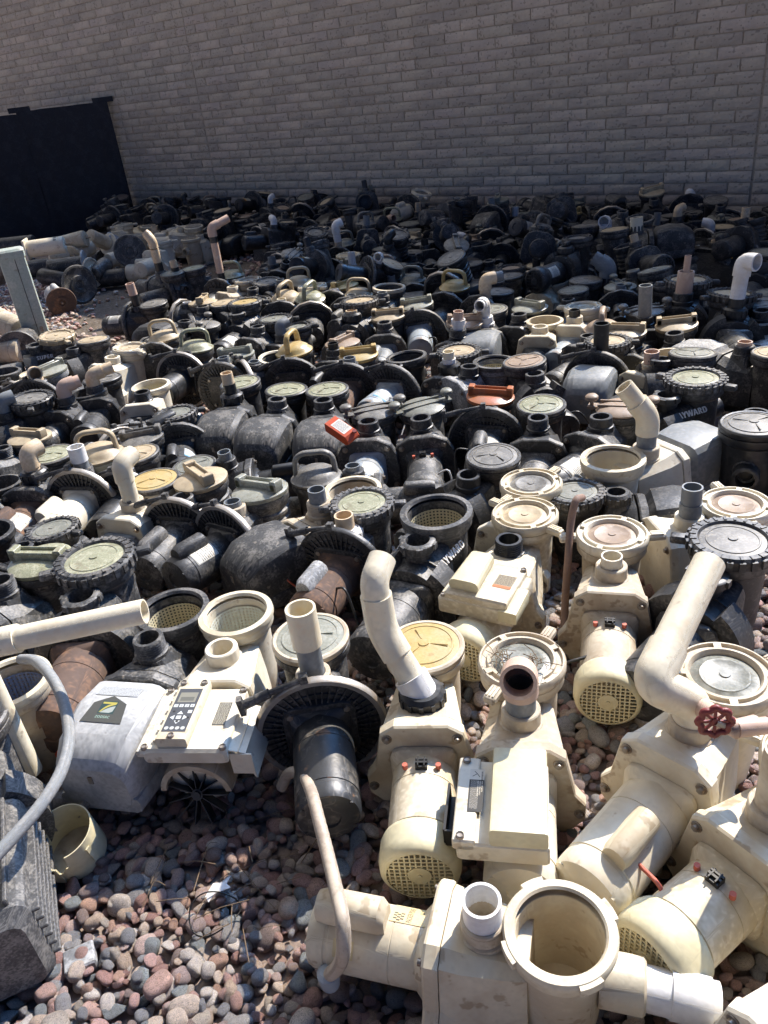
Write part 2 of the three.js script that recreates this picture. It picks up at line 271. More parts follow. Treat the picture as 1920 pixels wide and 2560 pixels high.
/* slump-block wall of the building behind: courses of 4 x 16 inch blocks with raked joints */
const WA = 40.337 * D, WU = V(Math.cos(WA), 0, Math.sin(WA)), WN = V(-Math.sin(WA), 0, Math.cos(WA)), WP = V(-1.832, 0, -12.28);
const CH = .1016, BL = .4064, WTOP = 3.72, COURSE0 = 2.714;
const wallPt = (s, y, d = 0) => WP.clone().addScaledVector(WU, s).addScaledVector(WN, d).setY(y);
{
  const wall = thing('block_wall', 'long taupe slump-block wall of the building behind the pumps', 'wall');
  const wallFrame = new THREE.Matrix4().makeBasis(WU, V(0, 1, 0), WN).setPosition(WP);
  const tex = dataTex(512, (u, v) => { const a = fbm(u, v, 8, 4), f = fbm(u, v, 64, 2, 1), p = sstep(.80, .86, fbm(u + .3, v, 60, 1, 2)) * .3; const c = 1 + .2 * (a - .5) + .12 * (f - .5) - p; const w = 1 + .3 * (fbm(u + .2, v + .6, 4, 2, 2) - .5); return [.56 * c * w, .475 * c * w, .365 * c * (w * .7 + .3)]; }); tex.repeat.set(.9, .9);
  const bt = dataTex(256, (u, v) => { const c = .55 * fbm(u, v, 10, 4) + .45 * fbm(u, v, 40, 2, 1); return [c, c, c]; }, false); bt.repeat.set(3, 3);
  const mats = [1, .9, 1.09, .97].map((t, i) => { const m = new THREE.MeshStandardMaterial({ map: tex, roughness: .93, bumpMap: bt, bumpScale: .004 }); m.color.setRGB(t, t * (i === 2 ? .985 : 1), t * (i === 1 ? 1.01 : 1)); return m; });
  const mortar = new THREE.MeshStandardMaterial({ map: tex, roughness: 1, bumpMap: bt, bumpScale: .003 }); mortar.color.setRGB(.82, .8, .78);
  // the wall body carries the mortar; blocks stand 10 to 16 mm proud of it
  const bodyG = box(26, WTOP, .3, 2, WTOP / 2, -.15).applyMatrix4(wallFrame);
  part('mortar_bed', merge([bodyG]), mortar, wall);
  part('coping', merge([box(26.2, .06, .38, 2, WTOP + .03, -.14).applyMatrix4(wallFrame)]), mats[1], wall);
  const blockG = (L, k) => G(`block${L}_${k}`, () => {
    const r = rng(50 + k * 7 + Math.round(L * 100)), w = L - .012, h = CH - .0115, nx = L > .3 ? 12 : 6, ny = 5, pos = [], idx = [];
    const ph = r() * 50;
    for (let j = 0; j <= ny; j++) for (let i = 0; i <= nx; i++) {
      const u = i / nx, v = j / ny, edge = Math.min(i, nx - i, 2) / 2, ev = Math.min(j, ny - j, 1);
      const z = .009 + (edge > 0 && ev ? .003 + edge * .002 + .016 * (fbm(u * (L / BL) * .7 + ph * .17, v * .22 + ph * .31, 16, 2) - .2) : .0015 * r());
      pos.push((u - .5) * w + (i > 0 && i < nx ? (r() - .5) * .010 : (r() - .5) * .005), (v - .5) * h + (ev ? (r() - .5) * .006 : (r() - .5) * .0035), z);
    }
    const W = nx + 1; for (let j = 0; j < ny; j++) for (let i = 0; i < nx; i++) { const a = j * W + i; idx.push(a, a + 1, a + W + 1, a, a + W + 1, a + W); }
    const rim = []; for (let i = 0; i < nx; i++) rim.push(i); for (let j = 0; j < ny; j++) rim.push(j * W + nx); for (let i = nx; i > 0; i--) rim.push(ny * W + i); for (let j = ny; j > 0; j--) rim.push(j * W);
    const b = pos.length / 3; rim.forEach(i => pos.push(pos[i * 3], pos[i * 3 + 1], -.004));
    rim.forEach((v, i) => { const n = (i + 1) % rim.length; idx.push(v, b + i, b + n, v, b + n, rim[n]); });
    const g = new THREE.BufferGeometry(); g.setAttribute('position', new THREE.Float32BufferAttribute(pos, 3)); g.setIndex(idx); g.computeVertexNormals(); return toCreasedNormals(g, .9);
  });
  const all = [], shifted = new Set();
  for (let r = -8; r < 28; r++) {
    const y = COURSE0 - CH * (r + .5); if (y < CH * .3 || y > WTOP - CH * .4) continue;
    const full = ((r % 2) + 2) % 2 === 1;               // rows with a full block beside the control joint
    const runs = [[-24 * BL, 0], [0, 18 * BL], [18 * BL + .012, 18 * BL + .012 + 14 * BL]];
    for (const [a, b] of runs) { let s = a; const end = b; const fromLeft = a >= 0; let first = !full; if (!fromLeft) first = !full; while (s < end - .01) { const L = first && Math.abs(s - a) < .01 ? BL / 2 : Math.min(BL, end - s); all.push({ s: s + L / 2, y, L: L < .3 ? BL / 2 : BL, r }); s += L; } }
  }
  const rr = rng(77);
  for (const b of all) { const P = wallPt(b.s, b.y), q = project(P); b.k = Math.floor(rr() * 10); b.m = Math.floor(rr() * 4); b.z = (rr() - .5) * .005; b.size = q[2] > 0 && q[0] > -30 && q[0] < 1950 && q[1] > -20 && q[1] < 500 ? b.L / q[2] : 0; }
  all.slice().sort((a, b) => b.size - a.size).slice(0, 300).forEach(b => { b.own = b.size > 0; });
  let n = 0; const rest = [[], [], [], []];
  for (const b of all) {
    const g = blockG(b.L, b.k); if (!shifted.has(g)) { shifted.add(g); const uv = g.attributes.uv, du = rr(), dv = rr(); for (let i = 0; i < uv.count; i++) uv.setXY(i, uv.getX(i) + du, uv.getY(i) + dv); }
    const m4 = new THREE.Matrix4().copy(wallFrame).multiply(new THREE.Matrix4().makeTranslation(b.s, b.y, b.z));
    if (b.own) { const m = part(n ? `block_${String(n).padStart(3, '0')}` : 'block', g, mats[b.m], wall); n++; m.applyMatrix4(m4); }
    else rest[b.m].push(g.clone().applyMatrix4(m4));
  }
  rest.forEach((l, i) => { const m = part(i ? `block_courses_00${i}` : 'block_courses', mergeGeometries(l), mats[i], wall); m.userData = { kind: 'stuff' }; });
}

/* dark privacy screen beside the wall: cloth on posts */
{
  const f = thing('screen_fence', 'near-black privacy screen fence of hanging cloth meeting the block wall', 'fence');
  const cloth = (a, b, h, seed, amp) => {
    const d = b.clone().sub(a), L = d.length(), nx = Math.ceil(L / .06), ny = 14, u = d.clone().normalize(), nn = V(-u.z, 0, u.x), pos = [], idx = [];
    for (let side = 0; side < 2; side++) for (let j = 0; j <= ny; j++) for (let i = 0; i <= nx; i++) {
      const t = i / nx, v = j / ny, w = amp * ((fbm(t * L * .35 + seed, v * .12, 16, 3) - .5) * 2 * (1 - .25 * v)), p = a.clone().addScaledVector(d, t).addScaledVector(nn, w + side * .006);
      pos.push(p.x, v * (h + .03 * (fbm(t * L * .3 + seed, .3, 12, 2) - .5)), p.z);
    }
    const W = nx + 1, H = (ny + 1) * W; for (let s = 0; s < 2; s++) for (let j = 0; j < ny; j++) for (let i = 0; i < nx; i++) { const q = s * H + j * W + i; s ? idx.push(q, q + W + 1, q + 1, q, q + W, q + W + 1) : idx.push(q, q + 1, q + W + 1, q, q + W + 1, q + W); }
    for (let i = 0; i < nx; i++) { const q = ny * W + i; idx.push(q, q + 1, q + 1 + H, q, q + 1 + H, q + H); }
    const g = new THREE.BufferGeometry(); g.setAttribute('position', new THREE.Float32BufferAttribute(pos, 3)); g.setIndex(idx); g.computeVertexNormals(); return boxUV(g.toNonIndexed());
  };
  const a = wallPt(-1.95, 0, .1), b = V(-4.62, 0, -13.15), c = V(-5.75, 0, -12.9), e = V(-6.3, 0, -10.6);
  part('cloth_panel', cloth(a, b, 1.77, 1.3, .09), 'cloth', f);
  part('cloth_panel', cloth(b, c, 1.74, 4.1, .13), 'cloth', f);
  part('cloth_panel', cloth(c, e, 1.78, 7.7, .16), 'cloth', f);
  for (const [p, h] of [[b, 1.8], [c, 1.79], [a.clone().lerp(b, .06), 1.8]]) part('post', merge([box(.09, h, .09, p.x, h / 2, p.z - .06), box(.3, .07, .14, p.x, h - .01, p.z - .06, .25)]), 'cloth', f);
}


/* ================================================================ pool pumps: one builder, parts chosen per pump */
const mir = a => [...a.slice().reverse(), ...a.map(([x, y]) => [-x, y])];   // right-hand outline top to bottom -> closed ccw outline
const ringArc = (r0, r1, z0, z1, a0, a1, n) => {
  const pos = [], idx = []; for (let i = 0; i <= n; i++) { const a = a0 + (a1 - a0) * i / n, c = Math.cos(a), s = Math.sin(a); for (const [r, z] of [[r0, z0], [r1, z0], [r1, z1], [r0, z1]]) pos.push(r * c, r * s, z); }
  for (let i = 0; i < n; i++) for (let k = 0; k < 4; k++) { const a = i * 4 + k, b = i * 4 + (k + 1) % 4; idx.push(a, b, b + 4, a, b + 4, a + 4); }
  idx.push(0, 2, 1, 0, 3, 2, n * 4, n * 4 + 1, n * 4 + 2, n * 4, n * 4 + 2, n * 4 + 3);
  const g = new THREE.BufferGeometry(); g.setAttribute('position', new THREE.Float32BufferAttribute(pos, 3)); g.setIndex(idx); g.computeVertexNormals(); return toCreasedNormals(g, .6);
};
const SEG = [14, 26, 44];
const TOP = { flo: .33, disc: .335, hay: .35, ang: .33 }, ZO = { flo: .165, disc: .15, hay: .15, ang: .165 }, YO = { flo: .27, disc: .275, hay: .275, ang: .285 }, ZM = { flo: .285, disc: .225, hay: .25, ang: .28 };
function potGeo(st, T, q) {
  return G(`pot${st}${T}${q}`, () => {
    const rim = [[.108, T - .055], [.113, T - .047], [.113, T - .024], [.106, T - .021], [.095, T - .021], [.092, T - .06], [.086, .06], [.0, .045]];
    let pr;
    if (st === 'rib') { pr = [[0, 0], [.07, 0], [.084, .02]]; for (let i = 0; i < 5; i++) { const y = .09 + i * .034; pr.push([.088 + i * .0015, y], [.104, y + .008], [.104, y + .02], [.09 + i * .0015, y + .026]); } }
    else if (st === 'bucket') pr = [[0, 0], [.066, 0], [.072, .012], [.088, .16], [.098, T - .07]];
    else pr = [[0, 0], [.07, 0], [.084, .02], [.092, .12], [.096, T - .065]];
    const parts = [lathe([...pr, ...rim], SEG[q])];
    parts.push(latheZ([[.03, 0], [.046, 0], [.046, .05], [.04, .055], [.0325, .055], [.0325, .0]], SEG[q] / 2 | 0).rotateY(Math.PI).translate(0, T * .56, -.085));
    return parts;
  });
}
const lidY = .021;
function lidParts(t, q) {               // [name, geometry, 'lid'|'lens'] : first is the lid itself
  const s = SEG[q], key = `${t}${q}`;
  if (t === 'ring') return [['lid', G('l' + key, () => {
    const a = [lathe([[.078, .004], [.078, 0], [.114, 0], [.118, .006], [.118, .026], [.113, .033], [.109, .033], [.107, .025], [.094, .025], [.092, .033], [.085, .034], [.079, .026], [.078, .012]], s)];
    for (let i = 0; i < 4; i++) { const b = i * Math.PI / 2 + .6; a.push(box(.024, .009, .018, Math.cos(b) * .1, .0285, Math.sin(b) * .1, -b)); }
    for (const d of [-1, 1]) { a.push(rbox(.066, .024, .034, d * .138, .014, d * .012, .008)); if (q) for (let i = -1; i < 2; i++) a.push(box(.04, .004, .005, d * .142, .027, d * .012 + i * .009)); }
    return a;
  }), 'lid'], ['lens', G('ll' + key, () => [lathe([[.079, .016], [.079, .02], [.06, .024], [.058, .0262], [.054, .0262], [.052, .0248], [.013, .0265], [.012, .029], [0, .029]], s)]), 'lens']];
  if (t === 'tyre') return [['lid', G('l' + key, () => {
    const a = [lathe([[.089, 0], [.117, 0], [.121, .006], [.121, .03], [.113, .038], [.095, .038], [.089, .03], [.089, .01]], s)];
    const n = q ? 24 : 12; for (let i = 0; i < n; i++) { const b = i / n * 2 * Math.PI; a.push(box(.008, .028, .016, Math.cos(b) * .122, .018, Math.sin(b) * .122, -b)); a.push(box(.018, .005, .008, Math.cos(b) * .107, .038, Math.sin(b) * .107, -b)); }
    for (const d of [-1, 1]) a.push(rbox(.05, .024, .036, d * .142, .014, 0, .007)); return a;
  }), 'lid'], ['lens', G('ll' + key, () => lathe([[.09, .022], [.09, .03], [.074, .032], [.073, .034], [.069, .0342], [.068, .0325], [.014, .036], [.013, .039], [0, .039]], s)), 'lens']];
  if (t === 'flat') return [['lid', G('l' + key, () => lathe([[.098, 0], [.112, 0], [.115, .006], [.115, .018], [.109, .023], [.101, .022], [.099, .016]], s)), 'lid'], ['lens', G('ll' + key, () => [lathe([[.1, .012], [.1, .02], [.085, .023], [.084, .0255], [.08, .0257], [.079, .0238], [.016, .029], [.015, .032], [0, .032]], s), ...(q ? [0, 1, 2].map(i => box(.05, .003, .0035, Math.cos(i * 2.094 + .5) * .045, .0285, Math.sin(i * 2.094 + .5) * .045, -i * 2.094 - .5)) : [])]), 'lens']];
  if (t === 'dome') return [['lid', G('l' + key, () => lathe([[.09, 0], [.112, 0], [.115, .004], [.115, .012], [.107, .016], [.1, .02], [.092, .034], [.068, .05], [.03, .058], [0, .06]], s)), 'lens'],
    ['handle', G('lh' + key, () => sweep(roundPath([V(-.088, .03, 0), V(-.082, .105, 0), V(-.05, .128, 0), V(.05, .128, 0), V(.082, .105, 0), V(.088, .03, 0)], .03, 3), .0125, 8, 0).clone().applyMatrix4(new THREE.Matrix4().makeScale(1, 1, 1.5))), 'lens']];
  if (t === 'ridge') return [['lid', G('l' + key, () => lathe([[.09, 0], [.113, 0], [.116, .005], [.116, .017], [.106, .022], [.07, .033], [0, .038]], s)), 'lens'],
    ['handle', G('lh' + key, () => [rbox(.21, .034, .012, 0, .044, .021, .005), rbox(.21, .034, .012, 0, .044, -.021, .005), rbox(.03, .046, .054, .092, .046, 0, .006), rbox(.03, .046, .054, -.092, .046, 0, .006), box(.16, .006, .036, 0, .048, 0)]), 'lens']];
  if (t === 'knob') return [['lid', G('l' + key, () => [lathe([[.09, 0], [.112, 0], [.114, .008], [.1, .018], [.06, .026], [0, .028]], s), box(.2, .012, .008, 0, .026, .03), box(.2, .012, .008, 0, .026, -.03), box(.06, .01, .05, .12, .012, 0), box(.06, .01, .05, -.12, .012, 0)]), 'lid'],
    ...[-1, 1].map(d => ['knob', G('lk' + d + key, () => [cylY(.009, .05, 8, d * .133, -.005, 0), lathe([[0, .04], [.024, .04], [.03, .046], [.03, .058], [.022, .066], [0, .068]], 10).translate(d * .133, 0, 0)]), 'lid'])];
  return [];
}
const floFl = [[.07, .298], [.108, .272], [.132, .15], [.158, .115], [.156, .06], [.112, .012]], angFl = [[.055, .29], [.115, .262], [.14, .215], [.146, .1], [.14, .04], [.1, .012]];
const sc6 = (p, kx, y0, ky) => p.map(([x, y]) => [x * kx, y0 + (y - .012) * ky]);
function bodyGeo(k, q) {
  return G(`body${k}${q}`, () => {
    const s = SEG[q];
    if (k === 'flo') return [loft([[.062, mir([[.05, .255], [.074, .24], [.082, .15], [.084, .1], [.08, .05], [.05, .03]])], [.085, mir([[.055, .262], [.082, .246], [.09, .15], [.094, .1], [.09, .05], [.07, .025]])], [.2, mir([[.064, .28], [.098, .256], [.116, .15], [.126, .11], [.122, .06], [.1, .02]])], [.246, mir(sc6(floFl, .95, .018, .96))]], .45), box(.2, .02, .13, 0, .01, .17), box(.03, .06, .1, .08, .03, .13), box(.03, .06, .1, -.08, .03, .13)];
    if (k === 'ang') return [loft([[.062, mir([[.04, .2], [.07, .19], [.076, .15], [.078, .1], [.074, .05], [.05, .03]])], [.09, mir([[.05, .235], [.08, .22], [.09, .16], [.094, .1], [.09, .05], [.07, .025]])], [.18, mir([[.052, .27], [.1, .23], [.125, .19], [.13, .1], [.125, .05], [.1, .02]])], [.24, mir(sc6(angFl, .95, .018, .95))]], .4), loft([[0, rrect(.075, -.06, .06, .012, 1)], [.055, rrect(.048, -.045, .045, .012, 1)]], .3).rotateX(-Math.PI / 2).translate(0, .232, .165), box(.2, .02, .13, 0, .01, .17)];
    if (k === 'disc') return [latheZ([[0, .062], [.07, .062], [.078, .09], [.095, .14], [.14, .175], [.157, .2], [.157, .216]], s).translate(0, .165, 0), loft([[.064, rrect(.066, .08, .265, .02, 1)], [.12, rrect(.075, .08, .283, .02, 1)], [.185, rrect(.105, .08, .292, .03, 1)], [.205, rrect(.115, .1, .28, .04, 1)]], .4), box(.16, .02, .1, 0, .01, .12), box(.1, .14, .02, 0, .08, .12)];
    return [loft([[.06, rrect(.07, .06, .28, .04, 2)], [.09, rrect(.085, .05, .285, .03, 2)], [.16, rrect(.098, .06, .275, .05, 2)], [.19, rrect(.1, .07, .265, .07, 2)]], .5), latheZ([[0, .15], [.1, .15], [.118, .165], [.118, .24], [0, .245]], s).translate(0, .15, 0), ringArc(.112, .152, .165, .245, Math.PI * .62, Math.PI * 2.32, q ? 30 : 16).translate(0, .15, 0), latheZ([[.1, .17], [.13, .17], [.13, .176], [.1, .176]], s).translate(0, .15, 0), box(.18, .02, .12, 0, .01, .18)];
  });
}
function motorGeo(L, q) { return G(`motor${L}${q}`, () => [latheZ([[0, 0], [.06, 0], [.08, .008], [.083, .016], [.083, L * .3], [.0815, L * .302], [.0815, L * .31], [.083, L * .312], [.083, L - .06], [.081, L - .058], [.081, L - .05], [.083, L - .048], [.083, L - .02], [.077, L - .006], [.055, L], [.03, L], [.028, L - .006], [0, L - .006]], SEG[q]), ...(q ? [cylZ(.006, .012, 6, .06, .04, L - .014), cylZ(.006, .012, 6, -.06, .04, L - .014), cylZ(.006, .012, 6, .06, -.04, L - .014), cylZ(.006, .012, 6, -.06, -.04, L - .014)] : [])]); }
const fanGeo = q => G('fan' + q, () => {
  const a = [latheZ([[.084, -.01], [.092, -.004], [.097, .01], [.097, .055], [.092, .076], [.08, .085], [.077, .085], [.079, .078], [.09, .06], [.09, .0]], SEG[q]), cylZ(.028, .006, 16, 0, 0, .078), cylZ(.006, .009, 8, 0, 0, .078)];
  const st = q ? .0128 : .022; for (let x = -.07; x <= .0701; x += st) { const h = Math.sqrt(Math.max(0, .079 * .079 - x * x)); a.push(box(.0042, 2 * h, .004, x, 0, .08), box(2 * h, .0042, .004, 0, x, .0795)); } return a;
});
const hoodGeo = q => G('hood' + q, () => [loft([[.0, rrect(.088, .1, .262, .03, 3)], [.03, rrect(.118, .085, .298, .045, 3)], [.12, rrect(.124, .08, .312, .05, 3)], [.23, rrect(.122, .08, .298, .06, 3)], [.285, rrect(.112, .085, .262, .06, 3)], [.3, rrect(.1, .09, .235, .05, 3)]], .5), loft([[.01, rrect(.128, .075, .135, .02, 2)], [.16, rrect(.134, .07, .14, .02, 2)], [.296, rrect(.12, .08, .135, .02, 2)]], .5)]);
const collarGeo = (t, q) => G(`collar${t}${q}`, () => {
  const s = SEG[q]; if (t === 'thread') { const pr = [[.034, -.02], [.05, -.02], [.052, .012], [.045, .015]]; for (let i = 0; i < 5; i++) pr.push([.0435, .018 + i * .008], [.0465, .022 + i * .008]); pr.push([.044, .06], [.034, .06], [.034, -.01]); return lathe(pr, s); }
  if (t === 'nut') { const a = [lathe([[.034, -.02], [.05, -.02], [.052, .0], [.06, .004], [.06, .038], [.05, .048], [.036, .048], [.036, 0]], s)]; const n = q ? 12 : 8; for (let i = 0; i < n; i++) { const b = i / n * 6.283; a.push(box(.006, .03, .012, Math.cos(b) * .061, .021, Math.sin(b) * .061, -b)); } return a; }
  if (t === 'lug') { const a = [lathe([[.034, -.02], [.042, -.02], [.044, .02], [.054, .026], [.056, .05], [.05, .054], [.038, .054], [.036, .03], [.034, 0]], s)]; for (let i = 0; i < 6; i++) { const b = i / 6 * 6.283; a.push(box(.009, .02, .02, Math.cos(b) * .057, .042, Math.sin(b) * .057, -b)); } return a; }
  return lathe([[.034, -.02], [.056, -.02], [.055, .01], [.05, .013], [.049, .05], [.046, .053], [.036, .053], [.035, .03], [.034, -.01]], s);
});
const boltGeo = G('bolt', () => [cylZ(.0135, .004, 12), cylZ(.0085, .012, 6)]);
const clampGeo = q => G('clamp' + q, () => [sweep([V(0, 0, 0), V(-.12, -.02, 0)], .008, 8, 0), sweep([V(-.09, -.015, 0), V(-.16, -.03, .004)], .0125, 8, 0), box(.014, .05, .02, -.165, -.03, .004), box(.02, .03, .02, .0, 0, 0)]);
const plateGeo = q => G('plate' + q, () => { const a = [latheZ([[.0, -.005], [.085, -.008], [.15, -.002], [.15, -.012], [0, -.014]], SEG[q]), latheZ([[.096, -.01], [.1, .002], [.104, -.01]], SEG[q]), latheZ([[.12, -.01], [.123, .001], [.126, -.01]], SEG[q])]; const n = q ? 44 : 22; for (let i = 0; i < n; i++) { const b = i / n * 6.283; a.push(box(.058, .004, .012, Math.cos(b) * .12, Math.sin(b) * .12, -.004, 0, 0, b)); } a.push(loft([[-.01, rrect(.095, -.095, .095, .03, 2)], [.008, rrect(.09, -.09, .09, .03, 2)]])); return a; });
const bandGeo = q => G('band' + q, () => latheZ([[.148, -.012], [.162, -.014], [.168, -.006], [.168, .004], [.163, .012], [.15, .01], [.15, -.01]], SEG[q]));
const basketGeo = q => { const k = 'basket' + q; if (!cache.has(k)) { const g = new THREE.CylinderGeometry(.086, .076, .2, SEG[q], 1, true); const uv = g.attributes.uv; for (let i = 0; i < uv.count; i++) uv.setXY(i, uv.getX(i) * .5, uv.getY(i) * .2); cache.set(k, g.toNonIndexed()); } return cache.get(k); };
const stickerGeo = (L, W, a0) => { const k = `st${L}${W}${a0}`; if (!cache.has(k)) cache.set(k, new THREE.CylinderGeometry(.0842, .0842, L, 8, 1, true, Math.PI + a0 - W / 2, W).rotateX(Math.PI / 2)); return cache.get(k); };

const WORD = { cream0: 'cream', cream1: 'pale cream', cream2: 'dust-brown cream', cream3: 'mottled cream', creamy: 'yellowed cream', black0: 'black', black1: 'dusty black', black2: 'glossy black', black3: 'speckled black', black4: 'crazed black', chalk: 'chalky grey', silver: 'silvery grey', steel: 'steel grey', rust: 'rusty', grey_pipe: 'grey', white_pipe: 'white', ivory_pipe: 'ivory', tan_pipe: 'tan', pink_pipe: 'pinkish', black_pipe: 'black', basket: 'tan' };
const LENSW = { lensG: 'green-grey', lensC: 'clear', lensA: 'amber', lensT: 'tan', lensB: 'brown', lensO: 'orange', lensK: 'dark', lensD: 'grey' };
const LIDW = { ring: 'eared ring lid', tyre: 'ribbed-rim lid', flat: 'flat lid', dome: 'arch-handled dome lid', ridge: 'bar-handled lid', knob: 'two-knob lid' };
const placed = [], cableR = rng(515);
function labelFor(o) {
  const lid = o.lid === 'open' ? 'open pot' : `${LENSW[o.lens]} ${LIDW[o.lid]}`;
  const ot = o.out.el ? `${WORD[o.out.el[2]]} elbow pipe` : o.out.segs && o.out.segs.length ? `${o.out.segs.reduce((a, s) => a + s[0], 0) > .2 ? 'tall ' : ''}${WORD[o.out.segs[o.out.segs.length - 1][2]]} pipe` : 'bare outlet';
  const mo = { plain: 'motor', cap: 'humped motor', fan: 'fan-cooled motor', hood: 'hooded motor', none: 'no motor' }[o.mt];
  const b = { flo: ', flat flange', disc: ', slotted disc', hay: '', ang: '' }[o.k], t = c => `${WORD[o.col]} pump, ${lid}, ${ot}, ${o.mt === 'none' || c ? '' : WORD[o.mc] + ' '}${mo}${b}${o.shade ? ', shaded by wall' : ''}`;
  return t(false).split(/\s+/).length > 16 ? t(true).split(/\s+/).length > 16 ? t(true).replace(b, '') : t(true) : t(false);
}
function pump(o) {
  o = { k: 'flo', s: 1, by: 0, col: 'black0', lid: 'flat', lens: 'lensG', mt: 'plain', pot: 'smooth', out: {}, ...o };
  o.mc = o.mc || o.col; o.lidCol = o.lidCol || o.col;
  const T = TOP[o.k], s = o.s, P = o.pos || at(px(o.L), T * s + o.by);
  let yaw; if (o.yaw !== undefined) yaw = o.yaw * D; else { const m = at(px(o.M), .15 * s + o.by); yaw = Math.atan2(m.x - P.x, m.z - P.z); }
  const dist = Math.hypot(P.x, P.z), q = o.q ?? (dist < 2.7 ? 2 : dist < 5.4 ? 1 : 0);
  const g = thing('pool_pump', o.label || labelFor(o), 'pump', [P.x, o.by, P.z], 'discarded pool pumps');
  g.rotation.order = 'YXZ'; if (!o.label && o.tx === undefined) { o.tx = (cableR() - .5) * 7; o.tz = (cableR() - .5) * 9; } g.rotation.set((o.tx || 0) * D, yaw, (o.tz || 0) * D); g.scale.setScalar(s);
  placed.push({ a: V(P.x, 0, P.z), b: V(P.x + Math.sin(yaw) * .47 * s, 0, P.z + Math.cos(yaw) * .47 * s), r: .13 * s });
  // strainer pot and lid
  const pot = part('strainer_pot', potGeo(o.pot, T, q), o.potCol || o.col, g);
  if (o.lid === 'open') { if (q && o.basket !== 0) { const b = part('basket', basketGeo(q), o.basket || 'basket', pot); b.position.y = T - .145; }
    if (o.ringCol) { part('ring', G('openring' + T + q, () => lathe([[.094, T - .026], [.116, T - .026], [.119, T - .018], [.117, T - .004], [.1, T - .002], [.094, T - .01]], SEG[q])), o.ringCol, pot); } }
  else { const lp = lidParts(o.lid, q); let lid = null; for (const [n, geo, kind] of lp) { const mt = kind === 'lens' ? o.lens : (o.lid === 'ring' || o.lid === 'tyre' || o.lid === 'flat') ? o.lidCol : o.lens; const m = part(n, geo, mt, lid || g); if (!lid) { lid = m; m.position.y = T - lidY; m.rotation.y = (o.lr ?? 20) * D; if (o.lt) m.rotation.x = o.lt * D; } } }
  // housing
  const body = part('pump_body', bodyGeo(o.k, q), o.bodyCol || o.col, g), col = o.flCol || o.col;
  if (o.k === 'flo' || o.k === 'ang') {
    const fl = o.k === 'flo' ? floFl : angFl; const f = part('flange', G('flange' + o.k, () => loft([[0, mir(sc6(fl, .985, .012, .99))], [.006, mir(fl)], [.03, mir(fl)], [.036, mir(sc6(fl, .975, .014, .98))]], .35)), col, g); f.position.z = .248;
    if (q) for (const [bx, by] of o.k === 'flo' ? [[.09, .258], [-.09, .258], [.141, .088], [-.141, .088]] : [[.098, .245], [-.098, .245], [.125, .06], [-.125, .06]]) { const b = part('bolt', boltGeo, 'bolt', f); b.position.set(bx, by, .035); }
  }
  if (o.k === 'disc') {
    const pl = part('seal_plate', plateGeo(q), o.plCol || 'black0', g); pl.position.set(0, .178, .228); pl.scale.set(1.1, 1.1, 1);
    const bd = part('clamp_band', bandGeo(q), o.bandCol || 'black1', g); bd.position.set(0, .178, .218); bd.scale.set(1.1, 1.1, 1.1);
    if (q) { const h = part('clamp_handle', clampGeo(q), 'black1', bd); h.position.set(-.02, .168, 0); h.rotation.z = (o.ch ?? .1); }
    if (q) for (let i = 0; i < 4; i++) { const b = part('bolt', boltGeo, 'bolt', pl); const a = i * Math.PI / 2 + .78; b.position.set(Math.cos(a) * .1, Math.sin(a) * .1, .003); }
  }
  if (o.text) { for (const sd of [1, -1]) { const m = part('lettering', G('txt' + o.text, () => textGeo(o.text, .025)), o.textCol || 'white_pipe', g); m.position.set(sd * .0885, .262, .11); m.rotation.order = 'YXZ'; m.rotation.set(-.62, sd * (Math.PI / 2 - .1), 0); } }
  // outlet
  const zo = ZO[o.k], yo = YO[o.k], ct = o.out.t || 'plain', oc = o.out.c || o.col, seg = [10, 16, 28][q];
  const c = part('outlet', collarGeo(ct, q), oc, g); c.position.set(0, yo, zo);
  let y = yo + .012, segs = o.out.segs || [];
  segs.forEach(([L, r, m], i) => { const p = part('outlet_pipe', G(`seg${L}_${r}_${q}`, () => sweep([V(0, 0, 0), V(0, L, 0)], r, seg)), m, g); p.position.set(0, y, zo); if (o.lean) p.rotation.set(o.lean[0] * D, 0, o.lean[1] * D); y += L; });
  if (o.out.el) {
    const [dir, L, m, bend = 90, r = .031, H = .07] = o.out.el, w = V(Math.cos(dir * D), 0, -Math.sin(dir * D)), lx = w.x * Math.cos(yaw) - w.z * Math.sin(yaw), lz = w.x * Math.sin(yaw) + w.z * Math.cos(yaw), b = bend * D;
    const d = V(lx * Math.sin(b), Math.cos(b), lz * Math.sin(b)), p0 = V(0, 0, 0), p1 = V(0, H, 0), p2 = p1.clone().addScaledVector(d, L), e0 = V(0, H - .07, 0), e2 = p1.clone().addScaledVector(d, .07);
    const e = part('elbow', sweep(roundPath([e0, p1, e2], .05, 6), r * 1.17, seg, .8), m, g); e.position.set(0, y, zo);
    if (L > .08) { const p = part('outlet_pipe', sweep([p1.clone().addScaledVector(d, .05), p2], r, seg), o.out.el[6] || m, g); p.position.set(0, y, zo); }
    if (H > .08) { const p = part('outlet_pipe', sweep([p0, V(0, H - .04, 0)], r, seg), o.out.el[7] || m, g); p.position.set(0, y, zo); }
  }
  if (o.inl) { const [L, m, r = .034] = o.inl; const p = part('inlet_pipe', sweep([V(0, T * .56, -.1), V(0, T * .56, -.1 - L)], r, seg), m, g); }
  // motor
  const z0 = ZM[o.k], ya = o.k === 'disc' ? .175 : o.k === 'hay' ? .15 : .145, L = o.ml || .27;
